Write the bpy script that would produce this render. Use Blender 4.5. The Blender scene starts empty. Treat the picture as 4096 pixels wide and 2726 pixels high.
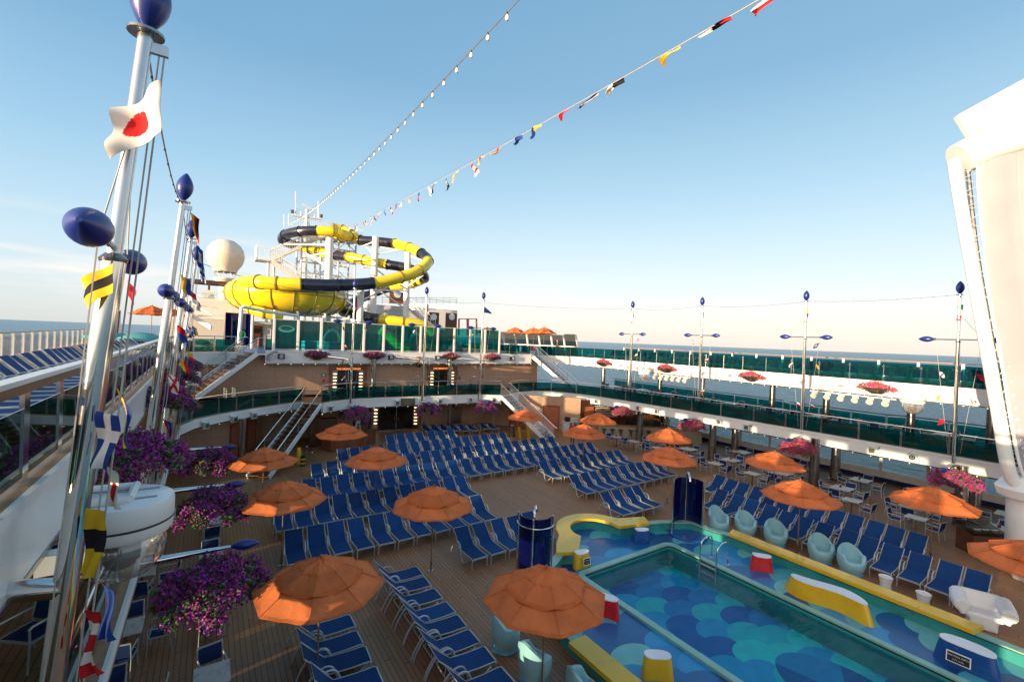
import bpy, bmesh, math, random
from mathutils import Vector, Matrix, Euler
random.seed(7)
R = math.radians
S = bpy.context.scene
COL = S.collection
# ------------------------------------------------------------------ camera
EYE = Vector((0, 0, 8.2))
FPX = 1800.0                      # focal length in pixels of the 4096 px wide photograph
YAW = math.atan((2048 - 840) / FPX); ROLL = math.atan(.0385); PITCH = -math.atan(9 / FPX)
_fw = Vector((math.sin(YAW), math.cos(YAW), 0)); _rt = Vector((math.cos(YAW), -math.sin(YAW), 0)); _up = Vector((0, 0, 1))
FW = _fw * math.cos(PITCH) + _up * math.sin(PITCH); _u2 = _rt.cross(FW)
EX = _rt * math.cos(ROLL) + _u2 * math.sin(ROLL); EY = -_rt * math.sin(ROLL) + _u2 * math.cos(ROLL)
cam = bpy.data.cameras.new('camera'); co = bpy.data.objects.new('camera', cam); COL.objects.link(co)
cam.sensor_width = 36; cam.lens = FPX / 4096 * 36; cam.clip_start = .1; cam.clip_end = 90000
M = Matrix.Identity(4)
for i in range(3): M[i][0] = EX[i]; M[i][1] = EY[i]; M[i][2] = -FW[i]; M[i][3] = EYE[i]
co.matrix_world = M; S.camera = co
# ------------------------------------------------------------------ sky and sun
SUN_EL = 4.8; SUN_TRAVEL = 12      # low morning sun over the port side, light travels to starboard and slightly ahead
sd = Vector((-math.cos(R(SUN_TRAVEL)) * math.cos(R(SUN_EL)), -math.sin(R(SUN_TRAVEL)) * math.cos(R(SUN_EL)), math.sin(R(SUN_EL))))
W = bpy.data.worlds.new('World'); S.world = W; W.use_nodes = True
nt = W.node_tree; bg = nt.nodes['Background']
sky = nt.nodes.new('ShaderNodeTexSky'); sky.sky_type = 'NISHITA'; sky.sun_disc = False
sky.sun_elevation = R(SUN_EL); sky.sun_rotation = math.atan2(sd.x, sd.y)
sky.altitude = 0; sky.air_density = 1.0; sky.dust_density = .35; sky.ozone_density = 1.6
# thin high cloud streaks near the horizon
tc = nt.nodes.new('ShaderNodeTexCoord'); mp = nt.nodes.new('ShaderNodeMapping'); mp.inputs['Scale'].default_value = (1.5, 1.5, 16)
nz = nt.nodes.new('ShaderNodeTexNoise'); nz.inputs['Scale'].default_value = 2.0; nz.inputs['Detail'].default_value = 6; nz.inputs['Roughness'].default_value = .55
rp = nt.nodes.new('ShaderNodeValToRGB'); rp.color_ramp.elements[0].position = .47; rp.color_ramp.elements[1].position = .68
sx = nt.nodes.new('ShaderNodeSeparateXYZ'); rz = nt.nodes.new('ShaderNodeValToRGB')
rz.color_ramp.elements[0].position = .02; rz.color_ramp.elements[0].color = (0, 0, 0, 1)
rz.color_ramp.elements[1].position = .07; rz.color_ramp.elements[1].color = (1, 1, 1, 1)
e = rz.color_ramp.elements.new(.13); e.color = (.7, .7, .7, 1); e = rz.color_ramp.elements.new(.19); e.color = (0, 0, 0, 1)
mu = nt.nodes.new('ShaderNodeMath'); mu.operation = 'MULTIPLY'; mu2 = nt.nodes.new('ShaderNodeMath'); mu2.operation = 'MULTIPLY'; mu2.inputs[1].default_value = .8
rx = nt.nodes.new('ShaderNodeMapRange'); rx.inputs['From Min'].default_value = .75; rx.inputs['From Max'].default_value = .15; rx.inputs['To Min'].default_value = .12
mu3 = nt.nodes.new('ShaderNodeMath'); mu3.operation = 'MULTIPLY'
mx = nt.nodes.new('ShaderNodeMixRGB'); mx.inputs[2].default_value = (2.55, 2.4, 2.25, 1)
tint = nt.nodes.new('ShaderNodeMixRGB'); tint.blend_type = 'MULTIPLY'; tint.inputs[0].default_value = 1; tint.inputs[2].default_value = (1, 1, 1, 1)
L = nt.links.new
L(tc.outputs['Generated'], mp.inputs[0]); L(mp.outputs[0], nz.inputs['Vector']); L(nz.outputs['Fac'], rp.inputs[0])
L(tc.outputs['Generated'], sx.inputs[0]); L(sx.outputs[2], rz.inputs[0]); L(rp.outputs[0], mu.inputs[0]); L(rz.outputs[0], mu.inputs[1])
L(sx.outputs[0], rx.inputs[0]); L(mu.outputs[0], mu3.inputs[0]); L(rx.outputs[0], mu3.inputs[1]); L(mu3.outputs[0], mu2.inputs[0])
# the clear morning sky: pale peach at the sea, milky above it, steel blue overhead
gr = nt.nodes.new('ShaderNodeValToRGB'); gk = 1 / .396
stops = [(0, (.88, .82, .77)), (.03, (.93, .88, .82)), (.075, (.93, .935, .92)), (.13, (.80, .90, .945)), (.20, (.65, .82, .925)), (.30, (.46, .69, .86)), (.48, (.25, .47, .68)), (.75, (.17, .37, .57)), (1, (.15, .33, .52))]
els = gr.color_ramp.elements; els[0].position = 0; els[0].color = tuple(c * gk for c in stops[0][1]) + (1,); els[1].position = 1; els[1].color = tuple(c * gk for c in stops[-1][1]) + (1,)
for p_, c_ in stops[1:-1]: e = els.new(p_); e.color = tuple(c * gk for c in c_) + (1,)
blend = nt.nodes.new('ShaderNodeMixRGB'); blend.inputs[0].default_value = .93
# the sky is a little deeper and bluer ahead to port than opposite the sun
lx = nt.nodes.new('ShaderNodeMapRange'); lx.inputs['From Min'].default_value = .62; lx.inputs['From Max'].default_value = -.25; nt.links.new(sx.outputs[0], lx.inputs[0])
lt = nt.nodes.new('ShaderNodeMixRGB'); lt.blend_type = 'MULTIPLY'; lt.inputs[2].default_value = (.76, .87, .95, 1); nt.links.new(lx.outputs[0], lt.inputs[0]); nt.links.new(gr.outputs[0], lt.inputs[1])
nt.links.new(sx.outputs[2], gr.inputs[0]); nt.links.new(sky.outputs[0], blend.inputs[1]); nt.links.new(lt.outputs[0], blend.inputs[2])
# warm glow of the sky around the low sun
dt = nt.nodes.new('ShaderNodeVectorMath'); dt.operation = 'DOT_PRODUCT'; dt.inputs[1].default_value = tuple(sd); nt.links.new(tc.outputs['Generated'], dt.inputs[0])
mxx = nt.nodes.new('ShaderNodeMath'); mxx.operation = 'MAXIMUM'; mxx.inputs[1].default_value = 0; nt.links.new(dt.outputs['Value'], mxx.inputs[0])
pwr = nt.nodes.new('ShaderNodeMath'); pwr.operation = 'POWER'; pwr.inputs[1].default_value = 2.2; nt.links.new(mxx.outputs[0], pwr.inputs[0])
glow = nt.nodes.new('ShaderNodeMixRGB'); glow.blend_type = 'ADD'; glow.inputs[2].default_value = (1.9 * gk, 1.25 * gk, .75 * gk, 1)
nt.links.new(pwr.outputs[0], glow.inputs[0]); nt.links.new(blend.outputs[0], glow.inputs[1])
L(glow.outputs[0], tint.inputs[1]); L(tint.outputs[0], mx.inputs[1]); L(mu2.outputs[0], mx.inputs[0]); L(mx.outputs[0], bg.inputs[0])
bg.inputs[1].default_value = .15
sl = bpy.data.lights.new('sun', 'SUN'); so = bpy.data.objects.new('sun', sl); COL.objects.link(so)
sl.energy = 4.0; sl.angle = R(.5); sl.color = (1, .74, .46)
so.rotation_euler = sd.to_track_quat('Z', 'Y').to_euler()
S.view_settings.view_transform = 'Standard'; S.view_settings.look = 'None'; S.view_settings.gamma = 1
S.view_settings.use_curve_mapping = False; S.view_settings.exposure = 1.5
S.render.engine = 'CYCLES'
S.cycles.max_bounces = 8; S.cycles.transparent_max_bounces = 24; S.cycles.caustics_reflective = False; S.cycles.caustics_refractive = False

# ------------------------------------------------------------------ helpers
def ray(px, py): return FW + EX * ((px - 2048) / FPX) - EY * ((py - 1363) / FPX)
def at_z(px, py, z): d = ray(px, py); return EYE + d * ((z - EYE.z) / d.z)      # point of the level z seen at a photo pixel
def at_y(px, py, y): d = ray(px, py); return EYE + d * (y / d.y)
def at_d(px, py, dep): d = ray(px, py); return EYE + d * dep

class MB:
    def __init__(s): s.v = []; s.f = []; s.m = []
    def add(s, vs, fs, m=0):
        o = len(s.v); s.v += [tuple(q) for q in vs]; s.f += [tuple(i + o for i in f) for f in fs]; s.m += [m] * len(fs); return s
    def box(s, c, d, m=0, rz=0, rx=0, ry=0):
        rot = Euler((rx, ry, rz)).to_matrix(); c = Vector(c); vs = []
        for x in (-.5, .5):
            for y in (-.5, .5):
                for z in (-.5, .5): vs.append(c + rot @ Vector((x * d[0], y * d[1], z * d[2])))
        return s.add(vs, [(0, 1, 3, 2), (4, 6, 7, 5), (0, 4, 5, 1), (2, 3, 7, 6), (0, 2, 6, 4), (1, 5, 7, 3)], m)
    def bar(s, a, b, w, h, m=0):
        a = Vector(a); b = Vector(b); t = (b - a).normalized(); u = Vector((0, 0, 1)) if abs(t.z) < .95 else Vector((0, 1, 0))
        sd_ = t.cross(u).normalized() * w / 2; up_ = sd_.cross(t).normalized() * h / 2; vs = []
        for p in (a, b): vs += [p - sd_ - up_, p + sd_ - up_, p + sd_ + up_, p - sd_ + up_]
        return s.add(vs, [(0, 3, 2, 1), (4, 5, 6, 7), (0, 1, 5, 4), (1, 2, 6, 5), (2, 3, 7, 6), (3, 0, 4, 7)], m)
    def tube(s, pts, r, n=8, m=0, caps=True, closed=False):
        pts = [Vector(p) for p in pts]; N = len(pts); rs = r if isinstance(r, (list, tuple)) else [r] * N
        vs = []; prev = None
        for i, p in enumerate(pts):
            if closed: t = pts[(i + 1) % N] - pts[i - 1]
            else: t = pts[min(i + 1, N - 1)] - pts[max(i - 1, 0)]
            t.normalize()
            if prev is None: u = t.orthogonal().normalized() if abs(t.z) > .9 else t.cross(Vector((0, 0, 1))).normalized()
            else: u = (prev - t * prev.dot(t)).normalized()
            prev = u; w = t.cross(u)
            for k in range(n): a = 2 * math.pi * k / n; vs.append(p + (u * math.cos(a) + w * math.sin(a)) * rs[i])
        fs = []
        for i in range(N if closed else N - 1):
            for k in range(n):
                a = i * n + k; b = i * n + (k + 1) % n; j = (i + 1) % N; fs.append((a, b, j * n + (k + 1) % n, j * n + k))
        if caps and not closed: fs.append(tuple(range(n - 1, -1, -1))); fs.append(tuple((N - 1) * n + k for k in range(n)))
        return s.add(vs, fs, m)
    def cyl(s, a, b, r0, r1=None, n=12, m=0, caps=True): return s.tube([a, b], [r0, r0 if r1 is None else r1], n, m, caps)
    def lathe(s, prof, c=(0, 0, 0), n=24, m=0, axis=None, a0=0, a1=360):
        q = Matrix.Identity(3) if axis is None else Vector((0, 0, 1)).rotation_difference(Vector(axis)).to_matrix()
        c = Vector(c); full = abs(a1 - a0) >= 360; K = n if full else n + 1; vs = []
        for r, z in prof:
            for k in range(K):
                a = R(a0 + (a1 - a0) * k / n); vs.append(c + q @ Vector((r * math.cos(a), r * math.sin(a), z)))
        fs = []
        for i in range(len(prof) - 1):
            for k in range(n):
                k2 = (k + 1) % K; fs.append((i * K + k, i * K + k2, (i + 1) * K + k2, (i + 1) * K + k))
        return s.add(vs, fs, m)
    def spindle(s, a, b, r, n=26, m=0, ends=.03):     # pointed oval bulb between a and b
        a = Vector(a); b = Vector(b); pts = []; rs = []
        for i in range(23):
            t = i / 22; pts.append(a.lerp(b, t)); rs.append(max(r * math.sin(math.pi * (ends + (1 - 2 * ends) * t)) ** .85, .006))
        return s.tube(pts, rs, n, m)
    def prism(s, poly, z0, z1, m=0, ms=None):
        n = len(poly); vs = [(p[0], p[1], z0) for p in poly] + [(p[0], p[1], z1) for p in poly]
        s.add(vs, [tuple(range(n - 1, -1, -1)), tuple(range(n, 2 * n))], m)
        return s.add(vs, [(i, (i + 1) % n, n + (i + 1) % n, n + i) for i in range(n)], m if ms is None else ms)
    def strip(s, line, off0, off1, z0, z1, m=0, closed=False):   # wall of given thickness along a polyline (offsets to its left)
        A = offset(line, off0, closed); B = offset(line, off1, closed); n = len(line); vs = []
        for i in range(n): vs += [(A[i][0], A[i][1], z0), (B[i][0], B[i][1], z0), (B[i][0], B[i][1], z1), (A[i][0], A[i][1], z1)]
        fs = []
        for i in range(n if closed else n - 1):
            a = 4 * i; b = 4 * ((i + 1) % n)
            for k in range(4): fs.append((a + k, a + (k + 1) % 4, b + (k + 1) % 4, b + k))
        if not closed: fs.append((3, 2, 1, 0)); b = 4 * (n - 1); fs.append((b, b + 1, b + 2, b + 3))
        return s.add(vs, fs, m)
    def quad(s, a, b, c, d, m=0): return s.add([a, b, c, d], [(0, 1, 2, 3)], m)
    def build(s, name, mats, parent=None, smooth=35, local=False, fixn=True):
        me = bpy.data.meshes.new(name); L0 = Vector((0, 0, 0)) if (parent is None or local) else WLOC.get(parent.name, Vector((0, 0, 0)))
        me.from_pydata([(x - L0.x, y - L0.y, z - L0.z) for x, y, z in s.v], [], s.f)
        mats = mats if isinstance(mats, (list, tuple)) else [mats]
        for q in mats: me.materials.append(q)
        if len(mats) > 1: me.polygons.foreach_set('material_index', s.m)
        if fixn:
            b = bmesh.new(); b.from_mesh(me); bmesh.ops.recalc_face_normals(b, faces=b.faces); b.to_mesh(me); b.free()
        if smooth:
            me.shade_smooth()
            try: me.set_sharp_from_angle(angle=R(smooth))
            except Exception: pass
        me.update(); o = bpy.data.objects.new(name, me); COL.objects.link(o)
        if parent: o.parent = parent
        WLOC[o.name] = L0
        return o
WLOC = {}
def offset(line, d, closed=False):
    n = len(line); out = []
    for i in range(n):
        p = Vector(line[i][:2])
        a = Vector(line[i - 1][:2]) if (i > 0 or closed) else None; b = Vector(line[(i + 1) % n][:2]) if (i < n - 1 or closed) else None
        ns = []
        if a is not None and (p - a).length > 1e-6: t = (p - a).normalized(); ns.append(Vector((-t.y, t.x)))
        if b is not None and (b - p).length > 1e-6: t = (b - p).normalized(); ns.append(Vector((-t.y, t.x)))
        if len(ns) == 2:
            m = (ns[0] + ns[1]).normalized(); k = max(m.dot(ns[0]), .4); out.append(p + m * (d / k))
        else: out.append(p + ns[0] * d)
    return out
def tag(o, label=None, cat=None, group=None, kind=None):
    if label: o['label'] = label
    if cat: o['category'] = cat
    if group: o['group'] = group
    if kind: o['kind'] = kind
    return o
def thing(name, label, cat, loc=(0, 0, 0), rz=0, group=None):
    o = bpy.data.objects.new(name, None); COL.objects.link(o); o.location = loc; o.rotation_euler = (0, 0, rz); o.empty_display_size = .2
    WLOC[o.name] = Vector(loc); return tag(o, label, cat, group)
def struct(name, mb, mats, smooth=35): return tag(mb.build(name, mats, smooth=smooth), kind='structure')
def dup(root, loc, rz=None, label=None, group=None, scale=None, skip=()):
    r = root.copy(); COL.objects.link(r); r.location = loc
    if rz is not None: r.rotation_euler = (0, 0, rz)
    if scale is not None: r.scale = scale if isinstance(scale, (tuple, list)) else (scale,) * 3
    if label: r['label'] = label
    if group: r['group'] = group
    def rec(a, b):
        for ch in KIDS.setdefault(a.name, [k for k in a.children]):
            if ch.name.split('.')[0] in skip: continue
            c = ch.copy(); COL.objects.link(c); c.parent = b; rec(ch, c)
    rec(root, r); return r
KIDS = {}
def kill(root):
    for c in list(root.children): kill(c)
    bpy.data.objects.remove(root)
def inst(mesh_obj, parent, loc=(0, 0, 0), rz=0):     # a further part sharing mesh data
    c = mesh_obj.copy(); COL.objects.link(c); c.parent = parent; c.location = loc; c.rotation_euler = (0, 0, rz); return c
ONES = 'first second third fourth fifth sixth seventh eighth ninth tenth eleventh twelfth thirteenth fourteenth fifteenth sixteenth seventeenth eighteenth nineteenth twentieth'.split()
def nth(i):
    if i <= 20: return ONES[i - 1]
    t = {2: 'twenty', 3: 'thirty', 4: 'forty'}[i // 10]; return t + '-' + ONES[i % 10 - 1] if i % 10 else {30: 'thirtieth', 40: 'fortieth'}[i]
def catmull(P, n=8):
    P = [Vector(p) for p in P]; out = []
    for i in range(len(P) - 1):
        a = P[max(i - 1, 0)]; b = P[i]; c = P[i + 1]; d = P[min(i + 2, len(P) - 1)]
        for k in range(n):
            t = k / n; out.append(.5 * (2 * b + (c - a) * t + (2 * a - 5 * b + 4 * c - d) * t * t + (3 * b - a - 3 * c + d) * t ** 3))
    out.append(P[-1]); return out
def sag(a, b, s, n=16):
    a = Vector(a); b = Vector(b); return [a.lerp(b, i / n) - Vector((0, 0, s * 4 * (i / n) * (1 - i / n))) for i in range(n + 1)]
def along(line, step):
    """points every ~step along a polyline, keeping its corners"""
    out = []
    for i in range(len(line) - 1):
        a = Vector(line[i]); b = Vector(line[i + 1]); k = max(1, round((b - a).length / step))
        for j in range(k): out.append(a.lerp(b, j / k))
    out.append(Vector(line[-1])); return out

# ------------------------------------------------------------------ materials
def pm(name, col, rough=.5, metal=0, var=.08, vs=4.0, bump=0, bs=60, rnd=0, coat=0, spec=None, rv=.1):
    m = bpy.data.materials.new(name); m.use_nodes = True; t = m.node_tree; b = t.nodes['Principled BSDF']
    b.inputs['Roughness'].default_value = rough; b.inputs['Metallic'].default_value = metal
    if coat: b.inputs['Coat Weight'].default_value = coat; b.inputs['Coat Roughness'].default_value = .08
    if spec is not None: b.inputs['Specular IOR Level'].default_value = spec
    tcn = t.nodes.new('ShaderNodeTexCoord'); n = t.nodes.new('ShaderNodeTexNoise'); n.inputs['Scale'].default_value = vs; n.inputs['Detail'].default_value = 5
    t.links.new(tcn.outputs['Object'], n.inputs['Vector'])
    r = t.nodes.new('ShaderNodeValToRGB'); r.color_ramp.elements[0].position = .3; r.color_ramp.elements[1].position = .7
    r.color_ramp.elements[0].color = tuple(max(0, c * (1 - var)) for c in col) + (1,); r.color_ramp.elements[1].color = tuple(min(1, c * (1 + var)) for c in col) + (1,)
    t.links.new(n.outputs['Fac'], r.inputs[0]); last = r.outputs[0]
    if rnd:
        oi = t.nodes.new('ShaderNodeObjectInfo'); hv = t.nodes.new('ShaderNodeHueSaturation'); mr = t.nodes.new('ShaderNodeMapRange')
        mr.inputs['To Min'].default_value = 1 - rnd; mr.inputs['To Max'].default_value = 1 + rnd
        t.links.new(oi.outputs['Random'], mr.inputs[0]); t.links.new(mr.outputs[0], hv.inputs['Value']); t.links.new(last, hv.inputs['Color']); last = hv.outputs[0]
    t.links.new(last, b.inputs['Base Color'])
    if rv:
        mr = t.nodes.new('ShaderNodeMapRange'); mr.inputs['To Min'].default_value = max(.02, rough - rv); mr.inputs['To Max'].default_value = min(1, rough + rv)
        t.links.new(n.outputs['Fac'], mr.inputs[0]); t.links.new(mr.outputs[0], b.inputs['Roughness'])
    if bump:
        n2 = t.nodes.new('ShaderNodeTexNoise'); n2.inputs['Scale'].default_value = bs; n2.inputs['Detail'].default_value = 3; t.links.new(tcn.outputs['Object'], n2.inputs['Vector'])
        bp = t.nodes.new('ShaderNodeBump'); bp.inputs['Strength'].default_value = bump; bp.inputs['Distance'].default_value = .02
        t.links.new(n2.outputs['Fac'], bp.inputs['Height']); t.links.new(bp.outputs[0], b.inputs['Normal'])
    return m
def glassy(name, col, ior=1.45, rough=.02, haze=0, pwr=4.5, top=.8):
    m = bpy.data.materials.new(name); m.use_nodes = True; t = m.node_tree; t.nodes.remove(t.nodes['Principled BSDF']); out = t.nodes['Material Output']
    tr = t.nodes.new('ShaderNodeBsdfTransparent'); tr.inputs[0].default_value = col + (1,)
    gl = t.nodes.new('ShaderNodeBsdfGlossy'); gl.inputs['Roughness'].default_value = rough; gl.inputs[0].default_value = (1, 1, 1, 1)
    lw = t.nodes.new('ShaderNodeLayerWeight'); lw.inputs[0].default_value = .5; pw = t.nodes.new('ShaderNodeMath'); pw.operation = 'POWER'; pw.inputs[1].default_value = pwr
    fr = t.nodes.new('ShaderNodeMapRange'); fr.inputs['To Min'].default_value = ((ior - 1) / (ior + 1)) ** 2; fr.inputs['To Max'].default_value = top; t.links.new(lw.outputs['Facing'], pw.inputs[0]); t.links.new(pw.outputs[0], fr.inputs[0]); mxn = t.nodes.new('ShaderNodeMixShader')
    n = t.nodes.new('ShaderNodeTexNoise'); n.inputs['Scale'].default_value = .7; bp = t.nodes.new('ShaderNodeBump'); bp.inputs['Strength'].default_value = .15; bp.inputs['Distance'].default_value = .01
    tcn = t.nodes.new('ShaderNodeTexCoord'); t.links.new(tcn.outputs['Object'], n.inputs['Vector']); t.links.new(n.outputs['Fac'], bp.inputs['Height']); t.links.new(bp.outputs[0], gl.inputs['Normal'])
    t.links.new(fr.outputs[0], mxn.inputs[0]); t.links.new(gl.outputs[0], mxn.inputs[2])
    if haze:
        df = t.nodes.new('ShaderNodeBsdfDiffuse'); df.inputs[0].default_value = tuple(min(1, c * 1.0) for c in col) + (1,); m2 = t.nodes.new('ShaderNodeMixShader'); m2.inputs[0].default_value = haze
        t.links.new(tr.outputs[0], m2.inputs[1]); t.links.new(df.outputs[0], m2.inputs[2]); t.links.new(m2.outputs[0], mxn.inputs[1])
    else: t.links.new(tr.outputs[0], mxn.inputs[1])
    t.links.new(mxn.outputs[0], out.inputs[0]); return m
def emis(name, col, st):
    m = bpy.data.materials.new(name); m.use_nodes = True; b = m.node_tree.nodes['Principled BSDF']
    b.inputs['Base Color'].default_value = col + (1,); b.inputs['Emission Color'].default_value = col + (1,); b.inputs['Emission Strength'].default_value = st; return m
K = {}
K['white'] = pm('white_paint', (.78, .78, .77), .32, var=.04, vs=1.5, bump=.03, bs=8)
K['white2'] = pm('white_steel', (.76, .75, .73), .38, var=.06, vs=3)
K['alu'] = pm('powder_coated_aluminium', (.47, .49, .50), .38, metal=.3, var=.06, rnd=.10)
K['sling'] = pm('blue_sling_fabric', (.006, .046, .165), .75, var=.12, vs=9, bump=.25, bs=180, rnd=.16, spec=.25)
K['sling_pillow'] = pm('darker_blue_sling_fabric', (.008, .035, .14), .75, var=.1, bump=.2, bs=180, rnd=.1, spec=.25)
K['chairblue'] = pm('navy_chair_mesh', (.012, .03, .12), .7, var=.12, vs=12, bump=.2, bs=200, spec=.2)
K['orange'] = pm('orange_canvas', (.66, .165, .05), .75, var=.2, vs=1.6, bump=.55, bs=7, rnd=.07, spec=.15)
K['orange2'] = pm('orange_canvas_vent', (.60, .145, .043), .75, var=.12, vs=2.2, bump=.35, bs=9, rnd=.07, spec=.15)
K['orange_hem'] = pm('folded_orange_hem', (.57, .135, .038), .8, var=.15, vs=4, spec=.1)
K['teakpole'] = pm('varnished_pole_wood', (.26, .12, .05), .4, var=.2, vs=12)
K['bronze'] = pm('bronze_pole', (.30, .18, .10), .35, metal=.5, var=.1)
K['chrome'] = pm('polished_steel', (.72, .70, .67), .10, metal=1, var=.05, rv=.05, vs=2)
K['chrome2'] = pm('brushed_steel', (.34, .32, .30), .22, metal=1, var=.08, vs=6)
K['mastup'] = pm('satin_mast_aluminium', (.55, .57, .6), .28, metal=.9, var=.05)
K['bulb'] = pm('satin_blue_lacquer', (.008, .022, .19), .38, var=.12, vs=5, coat=.2)
K['yellow'] = pm('yellow_gelcoat', (.72, .43, .01), .3, var=.06, vs=3, coat=.3)
K['slidey'] = pm('yellow_fibreglass', (.80, .60, .015), .22, var=.05, vs=1.5, coat=.4)
K['slidek'] = pm('midnight_blue_fibreglass', (.012, .013, .03), .25, var=.15, vs=1.5, coat=.4)
K['ribdark'] = pm('olive_flange', (.24, .17, .02), .5)
K['red'] = pm('red_gelcoat', (.62, .012, .015), .22, coat=.4)
K['seatblue'] = pm('blue_gelcoat', (.01, .07, .26), .25, coat=.4)
K['seattop'] = pm('white_gelcoat', (.74, .76, .78), .35, var=.04)
K['aqua'] = pm('pale_aqua_plastic', (.26, .50, .55), .35, var=.05, coat=.2)
K['aquad'] = pm('aqua_plastic_base', (.07, .30, .45), .35, var=.06, coat=.2)
K['teal'] = pm('teal_pool_wall', (.03, .27, .25), .3, var=.15, vs=2, coat=.3)
K['mint'] = pm('pale_green_coaming', (.22, .44, .36), .35, var=.1, vs=2, coat=.3)
K['brown'] = pm('dark_wood', (.10, .035, .016), .4, var=.3, vs=3)
K['redwood'] = pm('red_brown_joinery', (.22, .07, .03), .42, var=.25, vs=3, coat=.2)
K['doorbrown'] = pm('terracotta_door', (.40, .11, .045), .45, var=.12, vs=1.2)
K['teakrail'] = pm('teak_cap', (.33, .17, .08), .4, var=.2, vs=6)
K['black'] = pm('matt_black', (.012, .012, .014), .5)
K['darkglass'] = pm('dark_door_glass', (.02, .012, .01), .08, var=.3)
K['grey'] = pm('grey_plastic', (.32, .33, .34), .45)
K['ltgrey'] = pm('light_grey_housing', (.55, .56, .56), .4)
K['marble'] = pm('pale_table_laminate', (.52, .50, .46), .3, var=.18, vs=6)
K['rope'] = pm('grey_rope', (.42, .40, .36), .8)
K['wire'] = pm('thin_wire', (.16, .16, .16), .6)
K['skin'] = pm('skin', (.50, .27, .19), .5)
K['hair'] = pm('dark_hair', (.02, .014, .01), .6)
K['shirt'] = pm('red_cotton', (.45, .02, .04), .8)
K['jeans'] = pm('dark_blue_denim', (.02, .03, .07), .8)
K['leaf'] = pm('bougainvillea_leaf', (.06, .13, .03), .55, var=.5, vs=9)
K['leaf2'] = pm('young_leaf', (.09, .16, .03), .55, var=.4, vs=9)
K['purple'] = pm('purple_bracts', (.36, .035, .31), .6, var=.5, vs=6)
K['purple2'] = pm('deep_purple_bracts', (.22, .02, .21), .6, var=.4, vs=6)
K['pink'] = pm('magenta_bracts', (.50, .045, .17), .6, var=.45, vs=6)
K['pink2'] = pm('rose_bracts', (.58, .10, .16), .6, var=.4, vs=6)
K['planter'] = pm('dark_planter', (.05, .04, .035), .5)
K['glass'] = glassy('teal_railing_glass', (.055, .44, .45), haze=.03)
K['screen'] = glassy('turquoise_screen_glass', (.035, .53, .52), haze=.05)
K['lglass'] = glassy('grey_green_railing_glass', (.11, .24, .22), haze=.015)
K['clear'] = glassy('clear_window_glass', (.80, .86, .86))
K['dome'] = glassy('clear_acrylic_dome', (.86, .86, .86), 2.0, haze=.12, pwr=2.0, top=1)
K['smoke'] = glassy('smoked_window_glass', (.42, .42, .38))
K['bluepan'] = glassy('deep_blue_acrylic', (.006, .012, .17), 1.45, haze=.25)
K['bluefloor'] = pm('blue_rubber_floor', (.02, .20, .50), .5, var=.1)
K['canvas'] = pm('white_canvas', (.30, .30, .34), .6, var=.04, vs=1, bump=.2, bs=2)
K['beige'] = pm('cream_steel', (.66, .58, .50), .5, var=.05)
K['deckhouse'] = pm('white_deckhouse', (.72, .70, .68), .45, var=.04, vs=.6)
K['lampglow'] = emis('warm_lamp', (1, .74, .42), .9)
K['neon'] = emis('orange_neon', (1, .30, .05), .55)
K['tinylamp'] = emis('tiny_lamp', (1, .9, .75), .7)
K['signyellow'] = pm('caution_yellow', (.75, .42, .02), .5)
K['exitgreen'] = pm('exit_green', (.01, .20, .09), .5)
K['lime'] = pm('lime_plastic', (.25, .55, .03), .4)
K['orangepipe'] = pm('orange_red_pipe', (.55, .11, .03), .4)
K['paper'] = pm('white_letter', (.8, .8, .8), .6)
FL = {k: pm('flag_' + k, c, .8, var=.1, vs=6, spec=.15) for k, c in dict(white=(.74, .70, .64), red=(.55, .02, .025), blue=(.02, .05, .24), yellow=(.72, .42, .02), black=(.015, .015, .02), green=(.02, .20, .08), orange=(.70, .20, .02)).items()}

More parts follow.
